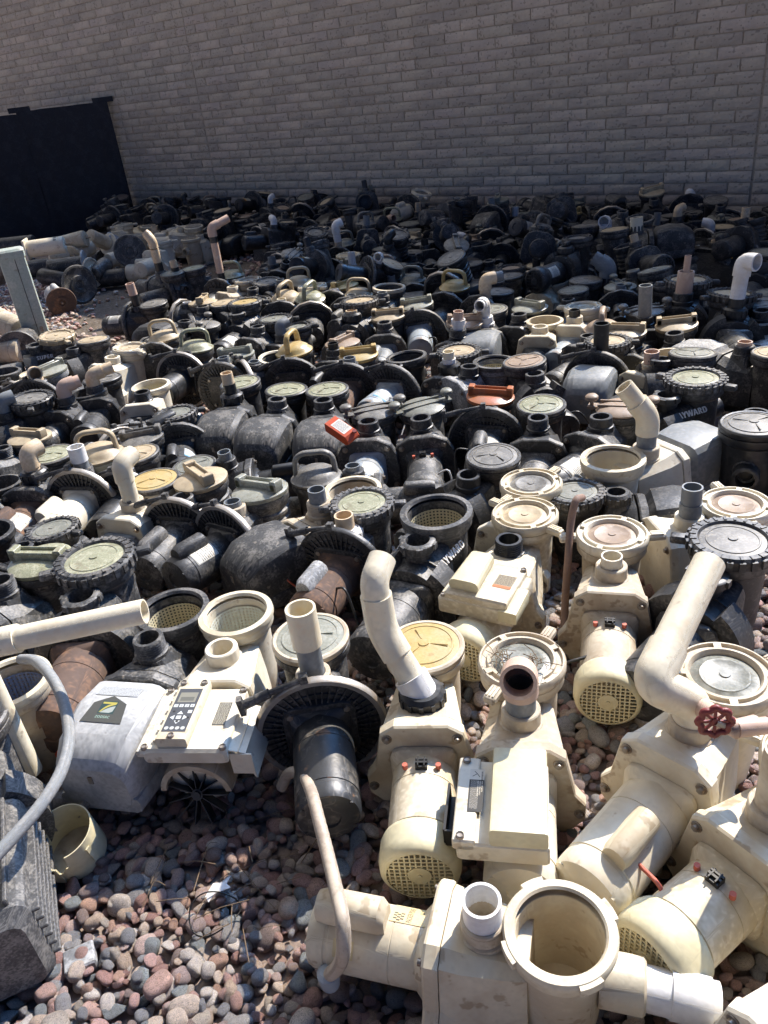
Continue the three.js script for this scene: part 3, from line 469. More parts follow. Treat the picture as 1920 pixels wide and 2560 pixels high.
  if (o.mt !== 'none') {
    const m = part('motor', motorGeo(L, q), o.mc, g); m.position.set(0, ya, z0);
    if (q) part('adapter_plate', G('adapt', () => loft([[0, rrect(.086, -.086, .086, .03, 2)], [.012, rrect(.086, -.086, .086, .03, 2)], [.03, rrect(.079, -.079, .079, .06, 2)]])), o.apCol || o.mc, m);
    if (o.mt === 'cap') { const h = part('capacitor_cover', G('cap', () => loft([[0, rrect(.024, .05, .108, .022, 4)], [.012, rrect(.031, .05, .124, .03, 4)], [.12, rrect(.031, .05, .124, .03, 4)], [.14, rrect(.026, .05, .114, .025, 4)]], .7)), o.capCol || o.mc, m); h.position.set(0, 0, L * .36); h.rotation.z = (o.ca ?? 14) * D; if (o.capS) h.scale.set(o.capS, o.capS * .95, o.capS); }
    if (o.mt === 'fan') { const f = part('fan_cover', fanGeo(q), o.fc || o.mc, m); f.position.z = L - .045; if (q) { const t = part('terminal_block', G('term', () => [box(.03, .016, .026, 0, .086, .06), box(.03, .006, .006, 0, .097, .052), box(.03, .006, .006, 0, .097, .062), box(.003, .01, .026, .008, .096, .06), box(.003, .01, .026, -.008, .096, .06)]), 'copper', m); for (const d of [-1, 1]) part('rubber_cap', G('rc' + d, () => cylY(.007, .014, 10, d * .042, .074, .06)), 'red_cap', m); } }
    if (o.mt === 'hood') { const h = part('motor_hood', hoodGeo(q), o.hc || o.mc, g); h.position.z = z0 + .0; if (q) { const f = part('latch', G('latch', () => box(.012, .024, .006, .0, .2, .301)), 'bolt', h); } }
    if (q && o.cable !== 0 && cableR() < .4) { const r = cableR, sd = r() < .5 ? -1 : 1, z = L * (.25 + r() * .5), p = [V(sd * .06, .05, z), V(sd * (.1 + r() * .03), .03 + r() * .05, z + .02), V(sd * (.12 + r() * .05), -.05, z + (r() - .3) * .1), V(sd * (.13 + r() * .07), -.13, z + (r() - .3) * .16)]; part('cut_cable', sweep(new THREE.CatmullRomCurve3(p).getPoints(14), .0035 + r() * .002, 6, 0), ['black_pipe', 'grey_pipe', 'red_cap', 'black_pipe', 'white_pipe'][Math.floor(r() * 5)], m); }
    if (o.sk !== undefined) { const t = part('rating_label', stickerGeo(.1, 1.0, 0), ST[o.sk], m); t.rotation.z = (o.sa ?? -30) * D; t.position.z = L * .55; t.rotation.order = 'ZYX'; }
  }
  g.userData.o = undefined; delete g.userData.o;
  return g;
}

/* ---------------------------------------------------------------- the pumps, front to back (L: lid centre, M: motor end) */
const pipe = (L, r, m) => [L, r, m];
const B = (o) => pump(o);
const hero = {};
// front row
hero.front = B({ cable: 0, L: ['S', 1400, 2325], M: ['S', 815, 2322], k: 'flo', s: .9, col: 'cream0', lid: 'open', basket: 0, mt: 'cap', ml: .3, ca: 2, capS: 1.2, out: { c: 'cream2', segs: [pipe(.03, .05, 'cream2'), pipe(.07, .043, 'white_pipe')] }, label: 'cream pump with wide empty pot and white pipe stubs, motor towards the hose' });
hero.box = B({ L: ['S', 1304, 1654], M: ['S', 1300, 2240], col: 'cream2', lid: 'ring', lens: 'lensD', lidCol: 'cream2', lr: 65, mt: 'plain', mc: 'cream1', out: { c: 'cream2', el: [255, .075, 'pink_pipe', 70, .038, .16, 'pink_pipe', 'grey_pipe'] }, label: 'cream pump with twig-littered ring lid and a control box on its motor' });
hero.nut = B({ L: ['S', 1060, 1612], M: ['S', 1050, 2162], col: 'cream0', lid: 'flat', lens: 'lensA', lidCol: 'cream2', mt: 'fan', mc: 'cream3', fc: 'creamy', out: { t: 'nut', c: 'black_pipe' }, label: 'cream pump with bent ivory pipe in a black union nut, fan-cooled motor' });
hero.black = B({ L: ['S', 775, 1590], M: ['S', 830, 2110], k: 'disc', col: 'black1', lid: 'flat', lens: 'lensC', lidCol: 'cream2', bandCol: 'band', mt: 'plain', mc: 'black4', ml: .3, potCol: 'black1', out: { c: 'cream2', segs: [pipe(.14, .034, 'grey_pipe'), pipe(.12, .041, 'ivory_pipe')] }, label: 'black pump with crazed motor, round dished plate and upright grey and ivory pipe' });
hero.keypad = B({ L: ['S', 588, 1528], M: ['S', 478, 2000], col: 'cream1', lid: 'open', basket: 'basket_grey', ringCol: 'cream0', mt: 'plain', mc: 'cream1', ml: .22, label: 'pale cream pump with keypad drive box and a bare broken fan' });
hero.badge = B({ L: ['S', 430, 1520], M: ['S', 255, 1960], k: 'ang', col: 'black1', lid: 'open', basket: 'basket', ringCol: 'black1', mt: 'hood', mc: 'black2', hc: 'silver', out: { t: 'thread', c: 'black1' }, label: 'black pump with bleached silvery drive hood carrying a small emblem' });
hero.valve = B({ L: ['S', 1812, 1690], M: ['S', 1480, 2210], col: 'cream1', lid: 'ring', lens: 'lensD', lidCol: 'cream2', lr: 70, mt: 'cap', mc: 'cream1', capCol: 'cream0', ml: .31, ca: -20, out: { c: 'cream2' }, s: 1.04, label: 'cream pump with long cream pipe and red hose tap on its outlet' });
hero.corner = B({ L: ['S', 2045, 1905], M: ['S', 1700, 2330], col: 'cream0', lid: 'ring', lens: 'lensT', lidCol: 'cream0', mt: 'fan', mc: 'cream3', fc: 'creamy', ml: .225, out: { c: 'cream2', segs: [pipe(.2, .036, 'cream2')] }, label: 'cream pump with peeling mottled motor and black terminal block beside the white pipe stub' });
B({ L: ['S', 2215, 2350], M: ['S', 1960, 2720], col: 'cream1', lid: 'ring', lens: 'lensT', mt: 'fan', mc: 'cream1', out: { c: 'cream2' }, label: 'cream pump cut by the photo edge next to the peeling motor' });
hero.edge = B({ L: ['S', -95, 1800], M: ['S', -25, 2290], k: 'hay', col: 'black3', lid: 'flat', lens: 'lensK', lidCol: 'black3', mt: 'plain', mc: 'black3', s: 1.02, out: { c: 'cream1' }, label: 'speckled grey-black pump with finned casing under the grey hose' });
hero.blue = B({ L: ['S', 22, 1700], yaw: -70, col: 'cream2', lid: 'open', basket: 'basket_blue', ringCol: 'cream0', mt: 'none', out: { c: 'cream1' }, label: 'cream pump with blue strainer basket below the long ivory pipe' });
// second row
B({ L: ['S', 1530, 1338], M: ['S', 1520, 1745], col: 'cream2', lid: 'ring', lens: 'lensB', lidCol: 'cream1', lr: 12, mt: 'fan', mc: 'cream2', fc: 'creamy', out: { c: 'cream2', segs: [pipe(.075, .033, 'cream1')] }, label: 'dust-brown cream pump with eared brown lid and yellowed fan cover' });
hero.drive = B({ L: ['S', 1312, 1288], M: ['S', 1160, 1640], col: 'cream3', lid: 'ring', lens: 'lensT', lidCol: 'cream0', lr: -20, mt: 'fan', mc: 'cream3', fc: 'creamy', out: { t: 'thread', c: 'black_pipe' }, label: 'mottled cream pump with stepped drive box and black threaded outlet' });
B({ L: ['C', 330, 472], M: ['C', 200, 900], col: 'cream1', lid: 'ring', lens: 'lensK', lidCol: 'cream0', lr: 75, mt: 'none', out: { t: 'thread', c: 'cream0' }, label: 'cream pump with dark ring lid tucked behind the drive box pump' });
hero.big = B({ L: ['C', 790, 318], M: ['C', 1330, 330], col: 'cream1', s: 1.06, lid: 'open', basket: 0, ringCol: 'cream0', mt: 'hood', mc: 'grey_pipe', hc: 'grey_pipe', out: { c: 'cream2', el: [165, .15, 'ivory_pipe', 38, .036, .16, 'ivory_pipe', 'grey_pipe'] }, label: 'large stained cream pump, empty pot, bent ivory pipe, grey elbow at its inlet' });
B({ L: ['C', 1480, 590], M: ['C', 1090, 900], col: 'cream1', lid: 'ring', lens: 'lensB', lidCol: 'cream1', lr: 0, mt: 'none', out: { segs: [pipe(.09, .037, 'grey_pipe'), pipe(.06, .034, 'grey_pipe')] }, label: 'cream pump with white rating plate beside the black ribbed lid' });
B({ L: ['C', 1460, 800], M: ['C', 1300, 1250], k: 'hay', col: 'black0', s: 1.08, lid: 'tyre', lens: 'lensK', mt: 'plain', mc: 'black0', out: { t: 'lug' }, label: 'black pump with dark ribbed lid behind the long cream pipe' });
hero.pot = B({ L: ['C', 1580, 130], yaw: 150, k: 'hay', col: 'black2', s: 1.12, lid: 'flat', lens: 'lensK', mt: 'none', label: 'glossy black strainer with round port hole and red-topped warning label' });
hero.hay1 = B({ L: ['S', 1090, 1275], M: ['S', 960, 1600], k: 'hay', col: 'black1', s: 1.1, lid: 'open', basket: 'basket', ringCol: 'black1', mt: 'plain', mc: 'black1', out: { t: 'lug' }, text: 'HAYWARD', label: 'dusty black pump with open tan basket and raised white lettering' });
B({ L: ['S', 905, 1262], M: ['S', 800, 1520], k: 'disc', col: 'chalk', potCol: 'black1', lid: 'tyre', lens: 'lensG', lidCol: 'black3', mt: 'cap', mc: 'rust', capCol: 'chalk', bandCol: 'black0', out: { t: 'nut', c: 'white_pipe', segs: [pipe(.04, .042, 'white_pipe'), pipe(.05, .035, 'tan_pipe')] }, label: 'chalk-white pump with rusty motor, white union nut and ribbed black lid' });
B({ L: ['B', 830, 572], M: ['S', 640, 1450], k: 'ang', col: 'cream2', lid: 'open', basket: 0, ringCol: 'cream0', mt: 'hood', mc: 'black1', hc: 'black1', out: { t: 'thread', c: 'cream2', segs: [pipe(.1, .034, 'grey_pipe')] }, label: 'brown-stained cream pump with dusty black hood and grey pipe stub' });
// left of the middle
hero.hay2 = B({ L: ['S', 238, 1402], M: ['S', 160, 1770], k: 'hay', col: 'black1', s: 1.12, lid: 'tyre', lens: 'lensG', mt: 'plain', mc: 'rust', out: { t: 'lug' }, label: 'black pump with large green-grey ribbed lid and rusty motor' });
B({ L: ['A', 260, 1030], M: ['J', 20, 560], k: 'ang', col: 'black1', lid: 'ridge', lens: 'lensG', mt: 'plain', mc: 'black0', sk: 0, out: { t: 'thread' }, label: 'black pump with cloudy green lid left of the large ribbed lid' });
B({ L: ['A', 995, 515], M: ['A', 770, 1010], col: 'cream1', lid: 'flat', lens: 'lensA', lidCol: 'black1', mt: 'plain', mc: 'cream3', apCol: 'steel', out: { c: 'cream2', el: [62, .085, 'ivory_pipe', 78, .034, .2] }, inl: [.06, 'white_pipe', .036], label: 'pale cream pump with amber lid and white elbow pipe facing away' });
B({ L: ['A', 1310, 505], M: ['A', 1000, 1120], k: 'disc', col: 'black1', pot: 'rib', lid: 'ridge', lens: 'lensT', mt: 'cap', mc: 'black1', bandCol: 'band', ca: 0, lr: -35, out: { c: 'black1' } });
B({ L: ['B', 240, 590], M: ['J', 1030, 330], k: 'disc', col: 'black1', pot: 'rib', potCol: 'black3', lid: 'ridge', lens: 'lensC', mt: 'cap', mc: 'black0', bandCol: 'band', sk: 0, lr: 5, ca: 0, out: { c: 'cream2', segs: [pipe(.06, .034, 'grey_pipe')] } });
B({ L: ['A', 640, 340], M: ['A', 250, 1010], k: 'disc', col: 'black1', potCol: 'creamy', lid: 'dome', lens: 'lensT', mt: 'cap', mc: 'cream1', capCol: 'cream1', bandCol: 'band', ca: 30, out: { c: 'black1', t: 'thread', segs: [pipe(.08, .034, 'grey_pipe'), pipe(.07, .038, 'white_pipe')] }, label: 'black pump with tan pot, blue-smeared white pipe and cream humped motor' });
B({ L: ['A', 330, 350], M: ['A', 20, 940], k: 'ang', col: 'black1', lid: 'flat', lens: 'lensG', mt: 'cap', mc: 'rust', sk: 0, out: { t: 'nut', c: 'black_pipe', el: [52, .08, 'tan_pipe', 88, .034, .12] }, label: 'black pump with tan elbow, rusty motor and striped label' });
// hoods row
B({ L: ['D', 1565, 815], M: ['A', 1380, 400], k: 'ang', col: 'black0', lid: 'flat', lens: 'lensG', lidCol: 'black1', mt: 'hood', mc: 'black1', out: { t: 'nut', c: 'black0', segs: [pipe(.09, .034, 'black_pipe'), pipe(.06, .032, 'tan_pipe')] } });
B({ L: ['E', 360, 815], M: ['B', 190, 460], k: 'ang', col: 'black0', lid: 'flat', lens: 'lensG', lidCol: 'black0', mt: 'hood', mc: 'black1', out: { c: 'black1' } });
B({ L: ['E', 628, 812], M: ['B', 590, 520], k: 'ang', col: 'black0', lid: 'flat', lens: 'lensG', lidCol: 'black1', mt: 'hood', mc: 'black1', out: { c: 'black0' }, label: 'black pump with hooded motor and an orange carton lying on it' });
B({ L: ['E', 915, 935], M: ['B', 900, 560], k: 'ang', col: 'black1', lid: 'knob', lens: 'lensK', mt: 'plain', mc: 'steel', sk: 0, out: { c: 'black0' } });
B({ L: ['E', 1225, 900], M: ['B', 1310, 580], k: 'ang', col: 'black1', lid: 'knob', lens: 'lensD', mt: 'fan', mc: 'black1', fc: 'black1', out: { c: 'black0' } });
B({ L: ['S', 1213, 990], M: ['C', 40, 470], k: 'disc', col: 'black0', lid: 'ridge', lens: 'lensO', mt: 'cap', mc: 'black1', sk: 0, bandCol: 'black1', lr: -5, out: { c: 'black1' } });
B({ L: ['F', 355, 845], M: ['C', 350, 420], k: 'ang', col: 'black0', lid: 'flat', lens: 'lensG', lidCol: 'black1', mt: 'plain', mc: 'black3', out: { t: 'thread' } });
B({ L: ['F', 830, 862], M: ['C', 700, 330], k: 'ang', col: 'black1', lid: 'knob', lens: 'lensB', mt: 'plain', mc: 'black0', out: { c: 'black0' }, sk: 0 });
hero.tall = B({ L: ['F', 1240, 715], M: ['F', 1000, 1050], k: 'hay', col: 'black0', s: 1.1, lid: 'tyre', lens: 'lensG', lidCol: 'black1', mt: 'none', out: { t: 'lug' }, text: 'HAYWARD', label: 'black pump with tall pot, green-grey ribbed lid and white lettering' });
// left middle
B({ L: ['D', 970, 812], M: ['A', 860, 300], col: 'cream1', lid: 'open', basket: 'basket', mt: 'cap', mc: 'black0', out: { t: 'thread', c: 'black_pipe' }, label: 'pale cream pump with open pot, black outlet ring and black motor' });
B({ L: ['D', 655, 795], M: ['A', 550, 290], k: 'ang', col: 'black0', lid: 'flat', lens: 'lensK', mt: 'cap', mc: 'black0', out: { c: 'black1', el: [18, .13, 'tan_pipe', 80, .034, .1] } });
B({ L: ['D', 560, 865], M: ['A', 330, 290], k: 'ang', col: 'black0', lid: 'open', basket: 0, mt: 'plain', mc: 'black0', sk: 0, out: { c: 'black0', el: [25, .1, 'pink_pipe', 85, .034, .1] } });
B({ L: ['D', 335, 735], M: ['A', 60, 240], k: 'disc', col: 'black1', potCol: 'chalk', lid: 'ridge', lens: 'lensC', mt: 'plain', mc: 'black0', sk: 0, lr: 60, out: { t: 'nut', c: 'black0', el: [300, .05, 'tan_pipe', 85, .036, .09] } });
B({ L: ['D', 1240, 590], M: ['A', 1000, 60], k: 'disc', col: 'black1', pot: 'rib', lid: 'dome', lens: 'lensG', mt: 'plain', mc: 'black2', bandCol: 'band', lr: 35, out: { t: 'thread', c: 'black0' } });
B({ L: ['D', 1075, 520], M: ['D', 900, 900], k: 'disc', col: 'black1', lid: 'dome', lens: 'lensT', mt: 'none', lr: 5, out: { c: 'cream2' } });
B({ L: ['D', 820, 600], M: ['D', 640, 880], col: 'cream1', lid: 'ring', lens: 'lensT', lidCol: 'cream1', lr: -10, mt: 'plain', mc: 'black1', out: { c: 'cream1' } });
B({ L: ['D', 590, 545], M: ['D', 420, 800], k: 'hay', col: 'black1', lid: 'flat', lens: 'lensT', lidCol: 'black1', mt: 'plain', out: { c: 'black0' } });
B({ L: ['D', 358, 522], M: ['D', 20, 800], k: 'hay', col: 'black1', s: 1.05, lid: 'tyre', lens: 'lensT', lidCol: 'lensT', mt: 'plain', text: 'SUPER', out: { t: 'lug' } });
B({ L: ['D', 1545, 635], M: ['D', 1450, 930], k: 'disc', col: 'black1', potCol: 'chalk', lid: 'ridge', lens: 'lensC', mt: 'none', lr: 10, inl: [.07, 'tan_pipe', .036], out: { c: 'cream2', segs: [pipe(.08, .034, 'grey_pipe')] } });
B({ L: ['D', 1590, 308], M: ['D', 1380, 690], k: 'hay', col: 'black1', s: 1.06, lid: 'tyre', lens: 'lensA', lidCol: 'black1', mt: 'plain', mc: 'black0', sk: 0, text: 'HAYWARD', out: { t: 'lug' } });
B({ L: ['D', 1300, 440], M: ['D', 900, 590], k: 'ang', col: 'black0', lid: 'knob', lens: 'lensK', mt: 'hood', mc: 'black0', hc: 'black0', out: { c: 'black0' } });
// centre
B({ L: ['E', 368, 248], M: ['E', 240, 620], k: 'disc', col: 'black1', lid: 'dome', lens: 'lensT', lr: 65, lt: 12, mt: 'cap', mc: 'black1', ca: 0, out: { c: 'black1', segs: [pipe(.07, .036, 'ivory_pipe')] } });
B({ L: ['E', 512, 250], M: ['E', 540, 640], k: 'disc', col: 'black1', lid: 'dome', lens: 'lensG', lr: 60, lt: 10, mt: 'plain', mc: 'black1', bandCol: 'band', out: { c: 'black1' } });
B({ L: ['E', 825, 285], M: ['E', 620, 680], k: 'hay', col: 'black1', s: 1.08, lid: 'tyre', lens: 'lensT', lidCol: 'black1', mt: 'plain', mc: 'black1', sk: 0, text: 'HAYWARD', out: { t: 'nut', c: 'black0', segs: [pipe(.05, .037, 'tan_pipe')] } });
B({ L: ['E', 440, 565], M: ['E', 420, 860], k: 'disc', col: 'black0', lid: 'dome', lens: 'lensA', lr: 78, mt: 'none', out: { c: 'black1' } });
B({ L: ['E', 305, 608], M: ['E', 180, 830], k: 'disc', col: 'black1', lid: 'open', basket: 0, ringCol: 'cream1', mt: 'none', bandCol: 'band', out: { segs: [pipe(.05, .033, 'grey_pipe')] } });
B({ L: ['E', 820, 598], M: ['E', 760, 880], k: 'disc', col: 'chalk', potCol: 'black1', lid: 'ridge', lens: 'lensA', lr: 20, mt: 'plain', mc: 'rust', bandCol: 'black1', out: { t: 'thread', c: 'black0', segs: [pipe(.08, .035, 'grey_pipe')] }, label: 'chalky pump with amber bar lid and bright rusty motor' });
B({ L: ['E', 1195, 285], M: ['E', 1210, 620], k: 'disc', col: 'black0', lid: 'ridge', lens: 'lensC', lr: -2, mt: 'plain', mc: 'steel', bandCol: 'black1', out: { c: 'cream2' } });
B({ L: ['E', 1010, 358], M: ['E', 950, 680], k: 'ang', col: 'black0', lid: 'ridge', lens: 'lensT', lr: 0, mt: 'cap', mc: 'grey_pipe', out: { c: 'black1' } });
B({ L: ['E', 1130, 608], M: ['E', 1020, 900], k: 'disc', col: 'black0', lid: 'open', basket: 0, ringCol: 'black1', mt: 'plain', mc: 'steel', sk: 1, bandCol: 'black1', sa: -30, out: { c: 'black1' } });
B({ L: ['E', 1445, 395], M: ['E', 1360, 700], k: 'ang', col: 'black0', lid: 'ridge', lens: 'lensB', mt: 'none', out: { segs: [pipe(.07, .033, 'white_pipe'), pipe(.03, .043, 'white_pipe'), pipe(.05, .031, 'pink_pipe')] } });
B({ L: ['E', 1640, 320], M: ['E', 1560, 640], k: 'ang', col: 'black1', lid: 'flat', lens: 'lensD', mt: 'hood', mc: 'black1', hc: 'grey_pipe', out: { c: 'white_pipe', el: [245, .1, 'white_pipe', 85, .034, .13] } });
B({ L: ['E', 1430, 585], M: ['E', 1310, 920], k: 'ang', col: 'black1', lid: 'tyre', lens: 'lensT', lidCol: 'black1', mt: 'plain', mc: 'black0', out: { t: 'nut', c: 'black_pipe', segs: [pipe(.06, .037, 'white_pipe'), pipe(.04, .031, 'ivory_pipe')] } });
B({ L: ['F', 70, 605], M: ['E', 1500, 880], k: 'ang', col: 'chalk', lid: 'open', basket: 'basket', ringCol: 'black1', mt: 'none', out: { c: 'black0' } });
B({ L: ['F', 282, 600], M: ['F', 330, 850], k: 'hay', col: 'black1', lid: 'flat', lens: 'lensB', lidCol: 'black1', mt: 'plain', mc: 'black0', out: { c: 'black1' } });
B({ L: ['F', 735, 498], M: ['F', 560, 930], k: 'disc', col: 'black1', pot: 'rib', lid: 'tyre', lens: 'lensT', lidCol: 'black1', mt: 'hood', mc: 'black0', hc: 'grey_pipe', out: { t: 'nut', c: 'black_pipe', segs: [pipe(.2, .04, 'black_pipe')] }, label: 'black pump with tall black pipe and grey drive cover' });
B({ L: ['F', 375, 350], M: ['F', 320, 620], col: 'cream0', lid: 'open', basket: 0, mt: 'plain', mc: 'black1', apCol: 'black0', inl: [.05, 'tan_pipe', .034], out: { c: 'cream1' } });
B({ L: ['F', 295, 290], M: ['F', 200, 520], k: 'ang', col: 'black0', lid: 'ridge', lens: 'lensC', lr: -15, mt: 'none', out: { c: 'black0' } });
B({ L: ['F', 600, 298], M: ['F', 480, 580], col: 'cream1', lid: 'ring', lens: 'lensC', lidCol: 'cream1', lr: 0, mt: 'plain', mc: 'steel', out: { segs: [pipe(.08, .034, 'black_pipe')] } });
B({ L: ['F', 840, 428], M: ['F', 820, 700], k: 'ang', col: 'black0', pot: 'rib', lid: 'ridge', lens: 'lensT', lr: -8, mt: 'none', out: { c: 'black0' } });
B({ L: ['F', 1160, 385], M: ['F', 1130, 640], k: 'ang', col: 'black0', pot: 'bucket', lid: 'ridge', lens: 'lensT', lr: 8, mt: 'none', out: { c: 'black0' } });
B({ L: ['F', 960, 300], yaw: -20, k: 'ang', col: 'black0', lid: 'knob', lens: 'lensK', mt: 'plain', out: { segs: [pipe(.22, .038, 'grey_pipe')] } });
B({ L: ['F', 1420, 232], M: ['F', 1470, 600], k: 'hay', col: 'black0', s: 1.12, lid: 'tyre', lens: 'lensT', lidCol: 'black0', mt: 'plain', mc: 'black1', out: { t: 'nut', c: 'black_pipe', segs: [pipe(.08, .038, 'black_pipe')], el: [300, .075, 'white_pipe', 88, .037, .18] } });
B({ L: ['F', 1180, 150], M: ['F', 1090, 520], k: 'hay', col: 'black0', s: 1.15, lid: 'tyre', lens: 'lensT', lidCol: 'black1', mt: 'none', out: { segs: [pipe(.15, .042, 'pink_pipe'), pipe(.08, .017, 'pink_pipe')] } });
B({ L: ['F', 1110, 545], M: ['F', 920, 820], col: 'cream0', lid: 'open', basket: 0, mt: 'plain', mc: 'black0', out: { segs: [pipe(.1, .038, 'pink_pipe')] } });
B({ L: ['F', 1220, 565], yaw: -95, k: 'hay', col: 'black1', by: .02, lid: 'flat', lens: 'lensD', lidCol: 'black1', mt: 'none', inl: [.05, 'grey_pipe'], out: { c: 'black0', t: 'lug' } });
B({ L: ['F', 1700, 560], M: ['F', 1500, 720], k: 'ang', col: 'black1', lid: 'flat', lens: 'lensT', mt: 'hood', mc: 'black1', hc: 'chalk', out: { segs: [pipe(.06, .036, 'pink_pipe')] } });
B({ L: ['F', 1620, 260], M: ['F', 1640, 560], k: 'ang', col: 'black0', lid: 'flat', lens: 'lensK', mt: 'plain', mc: 'steel', out: {} });
// rear edge of the sunlight
B({ L: ['D', 1500, 120], M: ['D', 1240, 400], k: 'disc', col: 'black1', potCol: 'pink_pipe', lid: 'dome', lens: 'lensG', lr: 20, mt: 'plain', mc: 'black0', out: { t: 'nut', c: 'black_pipe', segs: [pipe(.1, .033, 'black_pipe'), pipe(.25, .031, 'pink_pipe'), pipe(.06, .033, 'black_pipe')], el: [28, .17, 'pink_pipe', 74, .033, .06] }, label: 'black pump with very tall pinkish pipe topped by a slanting tee' });
B({ L: ['E', 150, 150], M: ['E', 20, 330], col: 'cream2', lid: 'ring', lens: 'lensK', lidCol: 'cream2', mt: 'none', out: { c: 'cream1' } });
B({ L: ['E', 262, 158], M: ['E', 180, 330], k: 'ang', col: 'black1', lid: 'tyre', lens: 'lensK', mt: 'none', out: {} });
B({ L: ['E', 448, 150], M: ['E', 330, 320], k: 'ang', col: 'black0', lid: 'dome', lens: 'lensT', lr: 70, mt: 'none', out: { segs: [pipe(.08, .033, 'grey_pipe')] } });
B({ L: ['E', 548, 190], M: ['E', 440, 420], col: 'cream2', lid: 'ring', lens: 'lensG', lidCol: 'cream1', lr: -20, mt: 'none', out: { c: 'cream2' } });
B({ L: ['E', 748, 175], M: ['E', 640, 400], k: 'disc', col: 'black1', lid: 'ridge', lens: 'lensA', lr: 70, mt: 'none', out: { segs: [pipe(.06, .034, 'white_pipe')] } });
B({ L: ['E', 985, 185], M: ['E', 940, 420], k: 'hay', col: 'black1', s: 1.05, lid: 'open', basket: 0, ringCol: 'cream2', mt: 'plain', out: { segs: [pipe(.06, .036, 'grey_pipe')] } });
B({ L: ['E', 1400, 175], M: ['E', 1300, 420], k: 'disc', col: 'black0', lid: 'dome', lens: 'lensA', lr: -3, mt: 'plain', out: {} });
B({ L: ['F', 90, 205], M: ['F', -30, 420], k: 'disc', col: 'black0', lid: 'flat', lens: 'lensK', mt: 'plain', out: { el: [8, .12, 'tan_pipe', 85, .037, .16, 'grey_pipe'] } });
B({ L: ['D', 1010, 300], M: ['D', 700, 460], k: 'disc', col: 'black0', lid: 'flat', lens: 'lensK', mt: 'plain', mc: 'black0', sk: 0, out: { segs: [pipe(.13, .035, 'black_pipe'), pipe(.09, .036, 'pink_pipe')] } });
B({ L: ['D', 1310, 300], M: ['D', 1150, 450], k: 'disc', col: 'black1', lid: 'ridge', lens: 'lensT', mt: 'none', bandCol: 'band', out: { segs: [pipe(.05, .036, 'white_pipe')] } });
B({ L: ['D', 1455, 300], M: ['D', 1330, 480], k: 'ang', col: 'black1', lid: 'flat', lens: 'lensT', lidCol: 'black1', mt: 'plain', out: {} });
B({ L: ['D', 1100, 500], M: ['D', 780, 560], k: 'ang', col: 'black1', lid: 'flat', lens: 'lensK', mt: 'plain', mc: 'pink_pipe', sk: 0, out: {} });

/* ---------------------------------------------------------------- in the wall's shade: placed ones first */
const Sh = o => pump({ shade: true, q: 0, ...o });
Sh({ L: ['G', 1260, 620], M: ['G', 1130, 780], k: 'ang', col: 'black1', lid: 'flat', lens: 'lensG', out: { segs: [pipe(.08, .037, 'black_pipe'), pipe(.06, .034, 'tan_pipe')] } });
Sh({ L: ['G', 1120, 650], M: ['G', 960, 760], k: 'ang', col: 'black1', lid: 'flat', lens: 'lensD', out: { segs: [pipe(.12, .037, 'black_pipe'), pipe(.12, .04, 'tan_pipe')], el: [150, .09, 'tan_pipe', 40, .036, .08] } });
for (const [x, y, mx, my, l] of [[800, 345, 760, 480, 'ring'], [900, 410, 830, 540, 'ring'], [960, 350, 860, 440, 'flat'], [1050, 385, 960, 480, 'open'], [1150, 365, 1100, 470, 'ring'], [1250, 350, 1180, 460, 'flat'], [1060, 455, 1010, 600, 'ring'], [1230, 420, 1410, 470, 'open']])
  Sh({ L: ['G', x, y], M: ['G', mx, my], by: .03 * (x % 3), col: ['cream0', 'cream1', 'cream3'][x / 10 % 3 | 0], mc: 'cream1', lid: l, lens: 'lensK', basket: 0, mt: x > 1200 ? 'cap' : 'plain', out: x === 1050 ? { segs: [pipe(.1, .036, 'tan_pipe')] } : {} });
Sh({ L: ['H', 745, 430], M: ['H', 690, 600], k: 'disc', col: 'black0', lid: 'dome', lens: 'lensD', out: { segs: [pipe(.1, .036, 'tan_pipe')], el: [20, .06, 'white_pipe', 80, .036, .15] } });
Sh({ L: ['H', 890, 585], M: ['H', 780, 720], k: 'ang', col: 'black1', lid: 'flat', lens: 'lensK', out: { segs: [pipe(.06, .037, 'white_pipe'), pipe(.1, .031, 'white_pipe')] } });
Sh({ L: ['H', 1030, 280], M: ['H', 1010, 420], k: 'disc', col: 'black0', lid: 'dome', lens: 'lensG', lr: -3, mt: 'plain', out: { el: [300, .09, 'pink_pipe', 80, .036, .08] } });
Sh({ L: ['H', 175, 140], M: ['H', 60, 300], k: 'ang', col: 'black0', lid: 'flat', lens: 'lensD', sk: 0, out: { el: [35, .13, 'tan_pipe', 75, .034, .12] } });
Sh({ L: ['H', 775, 275], M: ['H', 690, 420], k: 'ang', col: 'black1', lid: 'flat', lens: 'lensD', out: { segs: [pipe(.08, .034, 'tan_pipe')] } });
Sh({ L: ['I', 245, 240], M: ['I', 150, 400], k: 'ang', col: 'black0', lid: 'flat', lens: 'lensD', out: { t: 'nut', segs: [pipe(.12, .034, 'white_pipe')] } });
Sh({ L: ['I', 530, 235], M: ['I', 450, 380], k: 'disc', col: 'black0', lid: 'ridge', lens: 'lensA', out: { segs: [pipe(.17, .037, 'white_pipe')] } });
Sh({ L: ['I', 850, 100], M: ['I', 740, 280], k: 'disc', col: 'black0', lid: 'flat', lens: 'lensK', out: { el: [100, .07, 'white_pipe', 60, .038, .18] } });
Sh({ L: ['I', 310, 105], M: ['I', 200, 260], k: 'ang', col: 'black0', lid: 'open', basket: 0, ringCol: 'white_pipe', out: { el: [60, .1, 'white_pipe', 45, .034, .1] } });
